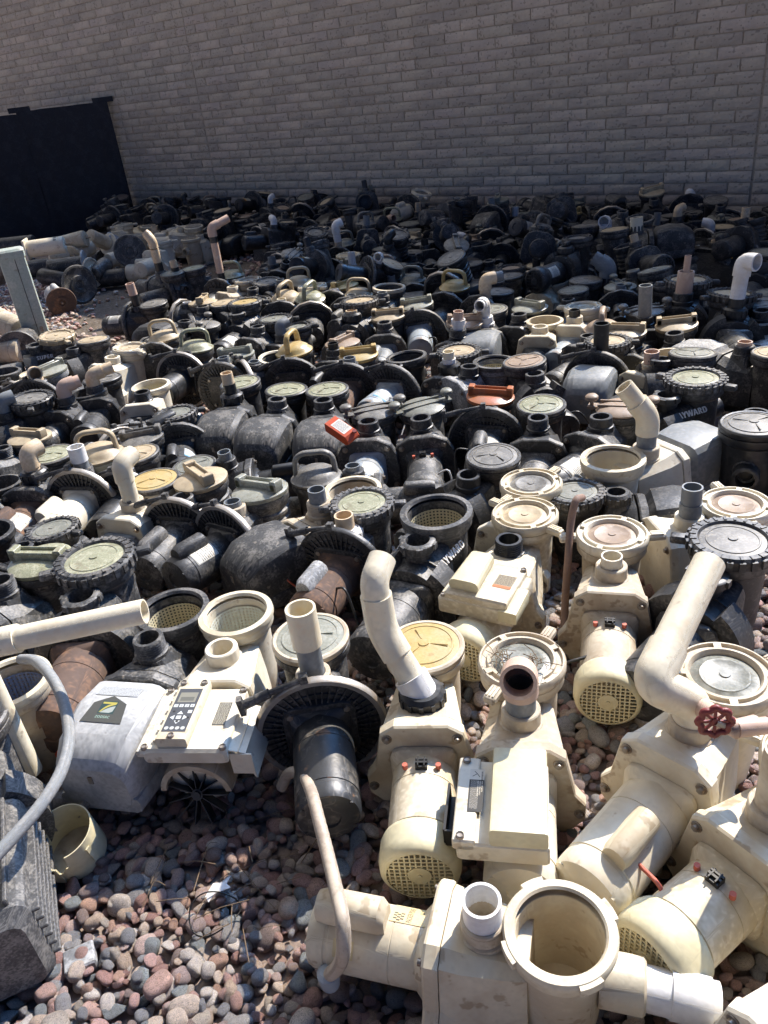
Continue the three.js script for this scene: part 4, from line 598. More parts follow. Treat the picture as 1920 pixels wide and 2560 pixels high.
Sh({ L: ['I', 610, 310], yaw: 60, by: .12, k: 'ang', col: 'black1', lid: 'flat', lens: 'lensK', mt: 'hood', mc: 'black1', hc: 'black1', out: { c: 'white_pipe', el: [240, .08, 'white_pipe', 88, .042, .06] } });
Sh({ L: ['I', 790, 330], yaw: 75, by: .14, tz: 14, k: 'ang', col: 'black1', lid: 'flat', lens: 'lensT', mt: 'hood', mc: 'black1', out: { segs: [pipe(.1, .05, 'ivory_pipe')] } });
Sh({ L: ['I', 1215, 120], M: ['I', 1150, 380], k: 'disc', s: 1.1, col: 'black1', lid: 'dome', lens: 'lensD', lr: 50, out: { el: [70, .08, 'white_pipe', 60, .04, .05] } });
Sh({ L: ['I', 1060, 560], yaw: -140, by: .05, tx: 12, k: 'ang', col: 'black1', lid: 'flat', lens: 'lensC', out: { segs: [pipe(.05, .045, 'ivory_pipe')] } });
Sh({ L: ['I', 600, 620], yaw: 100, k: 'ang', col: 'black1', lid: 'flat', lens: 'lensK', mt: 'plain', mc: 'grey_pipe', out: { el: [150, .12, 'grey_pipe', 60, .05, .1] } });
Sh({ L: ['I', 1640, 460], yaw: -40, k: 'hay', s: 1.1, col: 'black0', lid: 'flat', lens: 'lensD', out: {} });
Sh({ L: ['H', 560, 140], yaw: -20, by: .1, tx: -20, k: 'ang', col: 'black2', lid: 'flat', lens: 'lensK', mt: 'none', out: { segs: [pipe(.06, .04, 'black_pipe')] } });

/* and the crowd between them, scattered so that they do not stand in one another */
{
  const r = rng(31337), lids = ['flat', 'flat', 'flat', 'tyre', 'knob', 'ridge', 'dome', 'open', 'open', 'ring'], lns = ['lensD', 'lensK', 'lensD', 'lensK', 'lensT', 'lensK', 'lensB'], pick = a => a[Math.floor(r() * a.length)];
  const segDist = (a, b, c, d) => { let m = 1e9; for (let i = 0; i <= 3; i++) for (let j = 0; j <= 3; j++) { const x = a.x + (b.x - a.x) * i / 3 - c.x - (d.x - c.x) * j / 3, z = a.z + (b.z - a.z) * i / 3 - c.z - (d.z - c.z) * j / 3; m = Math.min(m, x * x + z * z); } return Math.sqrt(m); };
  const upper = [];
  const scatter = (most, tries, where, gap, by, list, shade) => {
    let n = 0;
    for (let t = 0; t < tries && n < most; t++) {
      const P = where(), q = project(P); if (!P || q[0] < -90 || q[0] > 2010) continue;
      if (shade ? (q[1] > 690 - (q[0] < 560 ? 120 : 0) || q[0] < 300 && q[1] > 475 || q[0] < 700 && q[1] > 560 || (q[0] > 1600 && q[1] > 590 && q[1] < 690)) : (q[1] < 700 || q[1] > 1330 || q[0] < 640 && q[1] < 880 || q[0] > 1500 && q[1] > 1050)) continue;
      const yaw = (-28 + (r() - .5) * 80) * D + (r() < .15 ? Math.PI * (r() - .5) * 1.6 : 0), a = V(P.x, 0, P.z), b = V(P.x + Math.sin(yaw) * .45, 0, P.z + Math.cos(yaw) * .45);
      if (b.clone().sub(WP).dot(WN) < .14 || list.some(p => Math.abs(p.a.x - a.x) < 1.2 && Math.abs(p.a.z - a.z) < 1.2 && segDist(p.a, p.b, a, b) < gap)) continue;
      const cream = r() < .05 ? pick(['cream0', 'cream1', 'cream3']) : '', lid = pick(lids), pc = pick(['white_pipe', 'tan_pipe', 'grey_pipe', 'black_pipe', 'black_pipe', 'grey_pipe']), u = r();
      const out = u < .76 ? { t: pick(['plain', 'thread', 'nut', 'lug']) } : u < .9 ? { segs: [pipe(.05 + r() * .1, .034, pc)] } : { el: [r() * 360, .08, pc, 85, .034, .1] };
      const np = placed.length;
      pump({ shade, q: shade ? 0 : undefined, pos: P, yaw: yaw / D, by: by ? by + r() * .06 : 0, s: .86 + r() * .16, k: pick(['disc', 'disc', 'ang', 'ang', 'hay', 'flo']), col: cream || pick(['black0', 'black0', 'black1', 'black1']), mc: cream ? cream : pick(['black0', 'black1', 'black2', 'black0', 'black2']), lid, lens: pick(lns), lidCol: cream ? cream : pick(['black0', 'black1']), basket: 0, pot: pick(['smooth', 'smooth', 'rib', 'bucket']), mt: pick(['plain', 'plain', 'cap', 'cap', 'fan', 'hood']), sk: r() < .3 ? Math.floor(r() * 4) : undefined, sa: -60 + r() * 90, lr: r() * 180, tx: (r() - .5) * (by ? 40 : 6), tz: (r() - .5) * (by ? 40 : 8), bandCol: r() < .3 ? 'band' : 'black1', out });
      if (by) upper.push(placed.splice(np, 1)[0]);
      n++;
    }
    return n;
  };
  const n1 = scatter(160, 60000, () => wallPt(-3.1 + r() * 11.6, .33, .2 + 3.9 * r()), .155, 0, placed, true);
  const n2 = scatter(60, 9000, () => wallPt(-2.4 + r() * 11, .33, .25 + 3.0 * r()), .37, .13, upper, true);
  const n3 = scatter(40, 40000, () => V(-3 + r() * 6, .33, -2.4 - r() * 3.6), .165, 0, placed, false);
  console.log('scattered', n1, n2, n3);
}


/* ================================================================ particulars of the front pumps */
function inWorld(mesh, g) { g.updateMatrixWorld(true); mesh.applyMatrix4(g.matrixWorld.clone().invert()); return mesh; }
const toWorld = (g, x, y, z) => { g.updateMatrixWorld(true); return V(x, y, z).applyMatrix4(g.matrixWorld); };
const sheet = (w, h) => new THREE.PlaneGeometry(w, h).rotateX(-Math.PI / 2);
const screwGeo = G('screw', () => [lathe([[.0055, -.004], [.0095, -.004], [.0095, .004], [.0075, .006], [.006, .003], [0, .003]], 12)]);
function screws(parent, list) { for (const [x, y, z] of list) { const s = part('screw', screwGeo, 'bolt', parent); s.position.set(x, y, z); } }
const twigGeo = (seed, n, R, y0 = 0, span = 6.28, a0 = 0, len = .06) => { const r = rng(seed), a = []; for (let i = 0; i < n; i++) { const b = a0 + r() * span, rad = R * (.55 + .45 * r()), p = V(Math.cos(b) * rad, y0 + r() * .012, Math.sin(b) * rad), d = V(r() - .5, (r() - .45) * .25, r() - .5).normalize(), l = len * (.3 + r()); a.push(sweep([p, p.clone().addScaledVector(d, l * .5).add(V((r() - .5) * .01, .003, (r() - .5) * .01)), p.clone().addScaledVector(d, l)], .0009 + r() * .0008, 4, 0)); } return merge(a); };
weathered('twig', [.17, .115, .07], [.27, .2, .13], { amt: .5, rough: .9, seed: 51 });
{ // front pump: white stub in the inlet, handwritten marks, peeling print
  const g = hero.front;
  part('inlet_collar', G('inlcol', () => latheZ([[.038, 0], [.058, 0], [.058, .09], [.053, .095], [.041, .095], [.041, .0]], 40).rotateY(Math.PI).translate(0, .185, -.085)), 'cream0', g);
  const r = rng(3), pts = []; for (let i = 0; i <= 8; i++) pts.push(V(0, .185 - i * .0015, -.15 - i * .022));
  part('inlet_pipe', sweep(pts, .046, 36, .88), 'white_pipe', g);
  part('inlet_sleeve', sweep([V(0, .181, -.23), V(0, .175, -.31)], .0505, 36, .9), 'white_pipe', g);
  part('pot_rim', G('rim4', () => { const a = [lathe([[.094, .308], [.118, .308], [.121, .314], [.121, .326], [.117, .332], [.1, .333], [.095, .328]], 56)]; for (let i = 0; i < 4; i++) { const b = i * Math.PI / 2 + .4; a.push(ringArc(.118, .128, 0, .022, b, b + .42, 8).rotateX(-Math.PI / 2).translate(0, .308, 0)); } return a; }), 'cream0', g);
  const m = canvasMat(256, 128, (c, w, h) => { c.fillStyle = '#cbb98d'; c.fillRect(0, 0, w, h); c.fillStyle = '#4a4332'; for (let i = 0; i < 6; i++) for (let j = 0; j < 3; j++) if ((i + j) % 2) c.fillRect(12 + i * 14, 10 + j * 12, 14, 12); c.font = 'bold 26px sans-serif'; c.fillText('PACKER POWER', 10, 74); c.font = '20px sans-serif'; c.fillText('(6608)', 120, 108); });
  const mo = g.getObjectByName('motor'), t = part('printed_label', stickerGeo(.09, .9, 0), m, mo); t.rotation.order = 'ZYX'; t.rotation.z = 30 * D; t.position.z = .06;
  part('hand_marks', new THREE.CylinderGeometry(.0844, .0844, .05, 6, 1, true, Math.PI - .25, .5).rotateX(Math.PI / 2), canvasMat(128, 96, (c, w, h) => { c.fillStyle = '#c8b88f'; c.fillRect(0, 0, w, h); c.strokeStyle = '#5a5038'; c.lineWidth = 4; c.font = '34px sans-serif'; c.fillStyle = '#5a5038'; c.fillText('½ HP', 18, 56); }), mo).position.z = .2;
  mo.children[mo.children.length - 1].rotation.z = -52 * D;
}
{ // bent ivory pipe in the union nut
  const g = hero.nut, O = toWorld(g, 0, YO.flo + .02, ZO.flo), A = at([955, 1574], .46), Z = at([930, 1432], .63), k = O.clone().lerp(A, .3);
  inWorld(part('bushing', sweep([O, k], .0465, 28), 'white_pipe', g), g);
  inWorld(part('outlet_pipe', sweep([O, O.clone().lerp(A, .85)], .0375, 28), 'ivory_pipe', g), g);
  inWorld(part('elbow', sweep(roundPath([O.clone().lerp(A, .62), A, A.clone().lerp(Z, .62)], .06, 7), .042, 28, .84), 'ivory_pipe', g), g);
  inWorld(part('outlet_pipe', sweep(roundPath([A.clone().lerp(Z, .5), A.clone().lerp(Z, .85), Z.clone().add(V(.03, .0, -.06))], .05, 6), .0375, 28), 'ivory_pipe', g), g);
}
{ // pump with the control box
  const g = hero.box, b = part('control_box', G('cbox', () => [rbox(.2, .055, .235, -.035, .262, .43, .007), rbox(.05, .03, .235, -.118, .284, .43, .005)]), 'cream1', g);
  part('box_cover', G('ccov', () => [loft([[-.115, rrect(.062, 0, .05, .008, 2)], [.115, rrect(.062, 0, .05, .008, 2)]], .4).translate(.0, .288, .43)]), 'creamy', b);
  const lb = canvasMat(160, 512, (c, w, h) => { c.fillStyle = '#2b2a28'; c.fillRect(0, 0, w, h); c.fillStyle = '#c9c3b4'; c.fillRect(0, 0, w, 130); c.fillStyle = '#1d1c1a'; c.save(); c.translate(w - 12, 14); c.rotate(Math.PI / 2); c.font = 'bold 26px sans-serif'; c.fillText('WARNING', 10, 22); c.restore(); c.lineWidth = 7; c.strokeStyle = '#222'; c.beginPath(); c.moveTo(30, 90); c.lineTo(80, 55); c.lineTo(110, 95); c.moveTo(80, 55); c.lineTo(50, 25); c.stroke(); c.save(); c.translate(w - 8, 140); c.rotate(Math.PI / 2); c.fillStyle = '#c9c3b4'; c.font = 'bold 19px sans-serif'; ['FOR USE WITH', 'SWIMMING POOLS', 'HOT TUBS AND SPAS'].forEach((t, i) => c.fillText(t, 6, 20 + i * 22)); c.restore(); c.save(); c.translate(70, 140); c.rotate(Math.PI / 2); textRows(c, 0, -30, 340, 8, 11, rng(8), '#a9a498', 4); c.restore(); });
  const l = part('warning_label', sheet(.034, .12), lb, b); l.position.set(-.098, .3002, .41);
  screws(b, [[-.125, .301, .325], [-.125, .301, .535]]);
  part('open_housing', G('ohous', () => [box(.006, .07, .13, -.135, .25, .43), box(.03, .005, .13, -.15, .216, .43), box(.006, .05, .13, -.166, .24, .43), box(.03, .05, .005, -.15, .24, .496)]), 'copper', b);
  part('leaf_litter', twigGeo(12, 60, .072, .038 + .309, 3.2, .4, .05), 'twig', g);
}
{ // keypad pump
  const g = hero.keypad, b = part('drive_box', G('kbox', () => [rbox(.23, .05, .235, -.005, .262, .415, .01), loft([[-.11, rrect(.088, -.02, .0, .008, 2)], [.1, rrect(.088, -.02, .0, .008, 2)]], .4).translate(-.01, .245, .41), rbox(.03, .02, .24, -.12, .274, .415, .006)]), 'cream1', g);
  const kp = part('keypad_panel', G('kpan', () => [loft([[-.115, rrect(.042, 0, .032, .006, 2)], [.105, rrect(.042, 0, .032, .006, 2)]], .4).translate(-.035, .286, .415)]), 'cream0', b);
  for (let i = 0; i < 6; i++) part('rib', G('krib', () => box(.012, .01, .008, 0, 0, 0)), 'cream1', b).position.set(-.088, .291, .32 + i * .036);
  const km = canvasMat(256, 640, (c, w, h) => {
    c.fillStyle = '#42454a'; c.fillRect(0, 0, w, h); c.fillStyle = '#7d7b6e'; c.fillRect(30, 60, 196, 150); c.fillStyle = '#5c5c55'; c.fillRect(52, 130, 150, 60);
    c.fillStyle = '#b9bcba'; c.font = 'bold 30px sans-serif'; for (let i = 0; i < 4; i++) { c.fillStyle = '#b9bcba'; c.fillRect(14 + i * 60, 240, 46, 44); c.fillStyle = '#55585c'; c.fillText(String(i + 1), 28 + i * 60, 274); }
    c.fillStyle = '#c9ccc9'; const tri = (x, y, a) => { c.save(); c.translate(x, y); c.rotate(a); c.beginPath(); c.moveTo(0, -30); c.lineTo(34, 16); c.lineTo(-34, 16); c.closePath(); c.fill(); c.restore(); };
    tri(120, 372, 0); tri(120, 500, Math.PI); tri(56, 436, -Math.PI / 2); tri(184, 436, Math.PI / 2); c.fillRect(94, 412, 52, 46); c.fillRect(196, 330, 44, 44);
    c.fillStyle = '#17181a'; for (const [x, y] of [[44, 350], [222, 440], [120, 496]]) { c.beginPath(); c.arc(x, y, 15, 0, 7); c.fill(); }
    c.fillStyle = '#b5b7b2'; for (let i = 0; i < 4; i++) { c.beginPath(); c.arc(40 + i * 58, 588, 23, 0, 7); c.fill(); }
  });
  const k = part('keypad', sheet(.066, .16), km, kp); k.position.set(-.035, .3185, .415);
  const lb = canvasMat(128, 256, (c, w, h) => { c.fillStyle = '#3b3a36'; c.fillRect(0, 0, w, h); textRows(c, 6, 8, w - 12, 22, 11, rng(19), '#b8b19d', 5); });
  const l = part('warning_label', sheet(.036, .085), lb, b); l.position.set(.065, .2878, .40);
  screws(kp, [[-.065, .3185, .313], [-.005, .3185, .313], [-.035, .3185, .51]]); screws(b, [[-.112, .288, .31], [.1, .288, .31], [.1, .288, .52], [-.112, .288, .52]]);
  part('broken_cover', G('kbrk', () => [box(.005, .1, .17, .152, .22, .43, 0, 0, .35), box(.05, .004, .17, .13, .265, .43, 0, 0, -.25), box(.06, .07, .004, .14, .225, .516)]), 'cream1', b);
  part('capacitor', G('kcap', () => cylZ(.018, .09, 14, .135, .21, .37)), 'copper', b);
  const fan = part('cooling_fan', G('kfan', () => { const a = [cylZ(.016, .03, 16, 0, 0, -.01), cylZ(.011, .006, 12, 0, 0, .02)]; for (let i = 0; i < 11; i++) { const q = i / 11 * 6.283; a.push(box(.075, .0025, .035, Math.cos(q) * .047, Math.sin(q) * .047, .0, 0, 0, q)); } return a; }), 'black2', g); fan.position.set(0, .12, .52); fan.rotation.x = -.45;
  part('fan_shroud', G('kshr', () => [ringArc(.083, .098, .47, .535, Math.PI * .02, Math.PI * .98, 26).translate(0, .135, 0), ringArc(.076, .09, .44, .475, 0, 6.28, 30).translate(0, .135, 0)]), 'cream2', g);
}
{ // emblem and print on the bleached hood
  const g = hero.badge, h = g.getObjectByName('motor_hood');
  const bm = canvasMat(256, 200, (c, w, h2) => { c.fillStyle = '#454642'; c.fillRect(0, 0, w, h2); c.fillStyle = '#1c3a3c'; c.fillRect(78, 40, 100, 96); c.fillStyle = '#a89c4a'; c.beginPath(); c.moveTo(84, 48); c.lineTo(172, 48); c.lineTo(168, 66); c.quadraticCurveTo(120, 80, 96, 122); c.lineTo(84, 128); c.quadraticCurveTo(104, 76, 140, 62); c.lineTo(84, 62); c.fill(); c.fillStyle = '#9aa09a'; c.beginPath(); c.moveTo(92, 128); c.quadraticCurveTo(130, 84, 172, 76); c.lineTo(168, 118); c.lineTo(150, 128); c.fill(); c.fillStyle = '#86a396'; c.font = 'bold 25px sans-serif'; c.fillText('ZODIAC', 78, 168); for (let i = 0; i < 50; i++) { const r = rng(i + 9); c.fillStyle = `rgba(150,135,105,${.2 * r()})`; c.fillRect(r() * w, h2 - r() * 60, 18 * r(), 3); } });
  const sh = new THREE.Shape(); [[-.062, -.045], [.062, -.045], [.05, .02], [0, .045], [-.05, .02]].forEach(([x, y], i) => i ? sh.lineTo(x, y) : sh.moveTo(x, y));
  const sg = new THREE.ShapeGeometry(sh); { const p = sg.attributes.position, uv = sg.attributes.uv; for (let i = 0; i < p.count; i++) uv.setXY(i, (p.getX(i) + .062) / .124, (p.getY(i) + .045) / .09); } sg.rotateX(-Math.PI / 2);
  const e = part('emblem', sg, bm, h); e.position.set(0, .3102, .15); e.rotation.x = .127;
  const t = part('printed_label', sheet(.13, .04), canvasMat(256, 96, (c, w, h2) => { c.fillStyle = '#a4a7a8'; c.fillRect(0, 0, w, h2); textRows(c, 6, 8, w - 12, 6, 15, rng(4), '#6d6e6c', 5); }), h); t.position.set(0, .3075, .078); t.rotation.x = -.155;
  const s = part('side_label', new THREE.PlaneGeometry(.11, .07), stWarn, h); s.position.set(-.1262, .2, .2); s.rotation.y = -Math.PI / 2; s.rotation.order = 'YXZ'; s.rotation.x = -.02;
  part('cable_gland', G('gland', () => [cylZ(.014, .03, 10, -.05, .1, .29), cylZ(.008, .02, 8, -.05, .1, .32)]), 'bolt', h);
}
{ // stepped drive box
  const g = hero.drive, b = part('drive_box', G('dbox', () => [rbox(.25, .06, .2, 0, .25, .385, .008), rbox(.21, .035, .2, .0, .285, .38, .008)]), 'cream3', g);
  part('box_cover', G('dcov', () => [loft([[-.085, rrect(.042, 0, .05, .02, 3)], [.075, rrect(.05, 0, .042, .02, 3)]], .5).translate(-.045, .298, .38)]), 'creamy', b);
  const l = part('warning_label', sheet(.06, .07), canvasMat(128, 144, (c, w, h) => { c.fillStyle = '#8c8067'; c.fillRect(0, 0, w, h); textRows(c, 5, 6, w - 10, 9, 12, rng(44), '#4d4534', 6); c.fillStyle = '#b06a3c'; c.fillRect(0, 116, w, 28); }), b); l.position.set(.06, .3036, .37);
  part('terminal_cover', G('dter', () => [loft([[-.06, rrect(.03, 0, .05, .006, 2)], [.06, rrect(.03, 0, .04, .006, 2)]], .4).translate(.11, .24, .43)]), 'creamy', b);
  screws(b, [[-.095, .304, .3], [-.11, .282, .47], [.095, .304, .29]]);
}
{ // long cream pipe, tee and red tap on the outlet
  const g = hero.valve, O = toWorld(g, 0, YO.flo + .03, ZO.flo), E1 = at(px(['L', 960, 850]), .46), E2 = at(px(['L', 1310, 135]), .57), T1 = O.clone().add(V(.0, .07, 0));
  inWorld(part('tee', sweep(roundPath([O, T1, T1.clone().lerp(E1, .45)], .045, 6), .044, 32, .82), 'ivory_pipe', g), g);
  inWorld(part('elbow', sweep(roundPath([T1.clone().lerp(E1, .35), E1, E1.clone().lerp(E2, .28)], .06, 8), .046, 32, .84), 'ivory_pipe', g), g);
  inWorld(part('long_pipe', sweep([E1.clone().lerp(E2, .22), E2], .0405, 32, .86), 'ivory_pipe', g), g);
  const F0 = T1.clone(), F1 = at(px(['L', 1470, 1120]), .44), F2 = at(px(['L', 1585, 1085]), .43);
  inWorld(part('tap_body', sweep([F0, F0.clone().lerp(F1, .6), F1, F2], .022, 16, .7, i => [1.1, 1, 1, .85][i]), 'pink_pipe', g), g);
  inWorld(part('spout', sweep([F1, F2.clone().add(V(.02, .0, .01))], .019, 18, .7), 'pink_pipe', g), g);
  const W = at(px(['L', 1345, 1075]), .47), wheel = part('hand_wheel', G('wheel', () => { const a = []; const pts = []; for (let i = 0; i <= 48; i++) { const b = i / 48 * 6.2832; const r = .038 + .004 * Math.cos(b * 8); pts.push(V(Math.cos(b) * r, Math.sin(b) * r, 0)); } a.push(sweep(pts, .0085, 8, 0)); for (let i = 0; i < 8; i++) { const b = i / 8 * 6.283; a.push(box(.034, .007, .006, Math.cos(b) * .02, Math.sin(b) * .02, 0, 0, 0, b)); } a.push(cylZ(.011, .012, 12, 0, 0, -.006)); return a; }), 'red_paint', g);
  wheel.position.copy(W); wheel.scale.setScalar(.86); wheel.lookAt(W.clone().add(V(-.55, .35, .75))); inWorld(wheel, g);
  inWorld(part('valve_stem', sweep([W, W.clone().lerp(F1, .8)], .009, 10, 0), 'bolt', g), g);
}
{ // grey elbow at the inlet of the large cream pump
  const g = hero.big; part('inlet_elbow', sweep(roundPath([V(0, .185, -.11), V(0, .19, -.21), V(0, .06, -.215)], .06, 7), .041, 24, .84), 'pink_pipe', g);
  part('rating_plate', new THREE.PlaneGeometry(.1, .07), new THREE.MeshStandardMaterial({ color: 0xa79a80, roughness: .7 }), g).position.set(0, .12, -.2);
  g.remove(g.children[g.children.length - 1]);
}
{ // long ivory pipe over the blue basket
  const g = hero.blue, O = toWorld(g, 0, YO.flo + .02, ZO.flo), A = at(px(['S', -70, 1620]), .56), Z = at(px(['S', 362, 1528]), .60);
  const base = V(A.x, .1, A.z);
  inWorld(part('riser', sweep([V(A.x, .1, A.z), V(A.x, A.y - .05, A.z)], .0335, 28), 'ivory_pipe', g), g);
  inWorld(part('elbow', sweep(roundPath([V(A.x, A.y - .09, A.z), A, A.clone().lerp(Z, .27)], .05, 7), .0385, 28, .84), 'ivory_pipe', g), g);
  inWorld(part('long_pipe', sweep([A.clone().lerp(Z, .22), Z], .0325, 28), 'ivory_pipe', g), g);
}
{ // finned casing of the speckled pump
  const c = part('finned_casing', merge([loft([[0, rrect(.095, .03, .25, .03, 3)], [.02, rrect(.108, .02, .268, .035, 3)], [.34, rrect(.108, .02, .268, .035, 3)], [.37, rrect(.09, .04, .24, .03, 3)]], .5)]), 'black3', hero.edge); c.position.z = .24;
  const fin = G('fin', () => rbox(.009, .026, .31, 0, .272, .18, .003)), sf = G('sfin', () => rbox(.026, .009, .31, .112, 0, .18, .003));
  for (let i = -3; i <= 3; i++) part('fin', fin, 'black3', c).position.x = i * .024;
  for (let i = 0; i < 6; i++) for (const s of [1, -1]) { const f = part('fin', sf, 'black3', c); f.position.y = .07 + i * .03; f.scale.x = s; }
  part('foot', merge([rbox(.07, .03, .06, .15, .015, .58, .005)]), 'chalk', hero.edge);
}
{ // round port and label of the glossy strainer
  const g = hero.pot, p = at(px(['C', 1555, 260]), .22); const c = V(g.position.x, .22, g.position.z), d = c.clone().setY(0).negate().setY(.25).add(V(-.25, 0, 0)).normalize();
  const ring = part('port', G('port', () => [latheZ([[.026, -.02], [.046, -.02], [.048, .012], [.044, .018], [.034, .018], [.031, .0], [.0, -.004]], 28)]), 'black1', g); ring.position.copy(c.clone().addScaledVector(d, .096)); ring.lookAt(ring.position.clone().add(d)); inWorld(ring, g);
  const lb = part('warning_label', new THREE.CylinderGeometry(.1105, .1105, .06, 8, 1, true, -.45, .9), stWarn, g); lb.position.set(g.position.x, .12, g.position.z); lb.rotation.y = Math.atan2(d.x, d.z); inWorld(lb, g);
}

/* ================================================================ loose things */
const looseMotorG = (L, q) => motorGeo(L, q);
function looseMotor(p, h, yaw, pitch, col, o = {}) {
  const P = at(px(p), h), s = o.s || 1, g = thing('loose_motor', o.label || `${WORD[col]} bare motor${o.cap ? ' with capacitor hump' : ''}${o.disc ? ' with round end plate' : ''} ${o.where || 'in the heap by the fence'}`, 'motor', [P.x, P.y, P.z], 'loose motors in the heap');
  g.rotation.order = 'YXZ'; g.rotation.set(pitch * D, yaw * D, (o.roll || 0) * D); g.scale.setScalar(s);
  const L = o.L || .28, q = o.q ?? 0, m = part('casing', motorGeo(L, q), col, g); m.position.z = -L / 2;
  if (o.cap) { const h2 = part('capacitor_cover', G('cap', () => []), o.cc || col, m); h2.position.z = L * .36; }
  if (o.disc) { const d = part('end_plate', G('eplate', () => [latheZ([[0, 0], [.06, .002], [.1, -.004], [.125, 0], [.13, .01], [.125, .02], [0, .02]], 28), latheZ([[.045, .02], [.05, .034], [.03, .036], [.025, .02]], 20)]), o.dc || col, g); d.position.z = L / 2; }
  if (o.flange) { const d = part('end_plate', G('fplate', () => [rbox(.2, .2, .02, 0, 0, 0, .006), ringArc(.05, .075, -.012, .03, 0, 6.28, 20)]), o.dc || col, g); d.position.z = -L / 2; }
  part('shaft', G('shaft', () => cylZ(.008, .05, 8)), 'bolt', g).position.z = L / 2;
  if (q) { for (let i = 0; i < 5; i++) { const v = part('vent', G('vent', () => box(.012, .004, .03, 0, .082, 0)), 'copper', m); v.position.z = L - .08; v.rotation.z = (i * .35 - .7); } }
  return g;
}
G('cap', () => loft([[0, rrect(.024, .05, .108, .022, 4)], [.012, rrect(.031, .05, .124, .03, 4)], [.12, rrect(.031, .05, .124, .03, 4)], [.14, rrect(.026, .05, .114, .025, 4)]], .7));
looseMotor(['G', 300, 485], .48, 96, 0, 'cream1', { L: .38, flange: 1, s: 1.05, q: 1, label: 'long cream motor lying on top of the heap by the fence' });
looseMotor(['G', 480, 450], .42, 80, -8, 'cream2', { s: 1.1, label: 'cream motor behind the long one on the heap' });
looseMotor(['G', 540, 515], .3, -30, 10, 'cream2', { disc: 1, dc: 'cream2', label: 'cream motor showing its round slotted end beside the grey plate' });
looseMotor(['G', 430, 612], .22, 95, 0, 'black1', { L: .34, s: 1.15, disc: 1, dc: 'steel' });
looseMotor(['G', 350, 690], .15, 60, 8, 'black0', { L: .34, s: 1.05 });
looseMotor(['G', 690, 690], .1, 85, 0, 'black0', { L: .42, s: 1.1, label: 'long black motor on the gravel beside the path' });
looseMotor(['G', 920, 650], .12, 80, 0, 'cream1', { cap: 1, s: 1.15, label: 'pale cream motor with capacitor hump beside the tan elbow' });
looseMotor(['G', 370, 815], .14, 30, 6, 'silver', { cap: 1, s: 1.1, disc: 1, dc: 'rust', label: 'silvery motor with pale hump beside the steel pedestal' });
looseMotor(['G', 650, 630], .2, -20, 10, 'black1', { label: 'dusty black motor with open fan under the heap' });
looseMotor(['G', 60, 590], .36, 30, -14, 'steel', { s: 1.2, label: 'grey motor with louvred end behind the pedestal' });
looseMotor(['D', 60, 450], .15, 50, 12, 'cream2', { s: 1.35, cap: 0, label: 'cream motor on the gravel left of the pedestal' });
looseMotor(['D', 150, 570], .1, 10, 0, 'black1', { s: 1.25, disc: 1, dc: 'black1', label: 'black motor with ring plate at the foot of the pedestal' });
looseMotor(['D', 25, 620], .1, 80, 0, 'cream2', { s: 1.2, label: 'cream motor end left of the black ring plate' });
looseMotor(['G', 20, 650], .3, 60, -20, 'black0', { s: 1.2 });
looseMotor(['G', 640, 440], .36, 150, 30, 'cream2', { disc: 1, dc: 'cream1', label: 'cream motor tipped up beside the fence foot' });
looseMotor(['G', 720, 470], .26, 40, -25, 'steel', { cap: 1, label: 'grey humped motor leaning against the large round plate' });
looseMotor(['G', 400, 540], .3, 110, 12, 'cream1', { cap: 1, label: 'cream humped motor wedged below the long motor' });
looseMotor(['G', 500, 610], .16, 20, 0, 'steel', { disc: 1, dc: 'black1', label: 'grey motor with dark plate under the heap' });
looseMotor(['G', 110, 470], .3, 85, 0, 'black0', { s: 1.2, L: .4 });
looseMotor(['G', 180, 600], .12, 40, 0, 'black0', { s: 1.2 });
looseMotor(['G', 600, 560], .1, 60, 0, 'black0', { s: 1.2 });
looseMotor(['G', 260, 620], .12, 100, 0, 'black1', { s: 1.2 });
looseMotor(['A', 1110, 240], .21, -38, 0, 'black2', { q: 1, L: .34, cap: 1, s: 1.12, where: '', label: 'glossy black motor with humped top lying across the pumps' });
// round seal plates leaning in the heap
const plateDisc = (p, h, dir, r, col, label) => { const P = at(px(p), h), m = single('seal_plate', G('loosepl' + r, () => [latheZ([[0, -.01], [r, -.01], [r + .006, 0], [r, .012], [r * .9, .014], [r * .85, .006], [r * .5, .006], [r * .45, .016], [r * .25, .016], [r * .2, .004], [0, .004]], 36)]), col, label, 'plate', 'seal plates in the heap'); m.position.copy(P); m.lookAt(P.clone().add(V(...dir))); return m; };
plateDisc(['G', 842, 512], .34, [.25, .3, 1], .165, 'black1', 'large grey round plate leaning in the heap below the cream pumps');
plateDisc(['G', 515, 730], .2, [.75, .12, .7], .185, 'black1', 'dark round plate standing on edge beside the gravel path');
plateDisc(['G', 600, 650], .2, [1, .1, .35], .15, 'cream2', 'stained thin plate standing on edge beside the dark one');
// steel utility pedestal
{
  const b = at([102, 862], 0), g = thing('utility_pedestal', 'tall grey-green steel pedestal post standing in the gravel', 'pedestal', [b.x, 0, b.z]); g.rotation.y = .35;
  part('post', G('ped', () => [loft([[0, rrect(.1, -.085, .085, .02, 2)], [.76, rrect(.1, -.085, .085, .02, 2)]], .5).rotateX(-Math.PI / 2)]), 'pedestal', g);
  part('cap', G('pedc', () => [loft([[.74, rrect(.108, -.093, .093, .025, 2)], [.79, rrect(.108, -.093, .093, .025, 2)], [.805, rrect(.09, -.08, .08, .025, 2)]], .5).rotateX(-Math.PI / 2)]), 'pedestal', g);
  part('seam', G('peds', () => box(.006, .72, .004, .02, .37, .0865)), 'black1', g);
  for (const y of [.14, .16]) part('bolt', boltGeo, 'bolt', g).position.set(.05, y, .086);
}
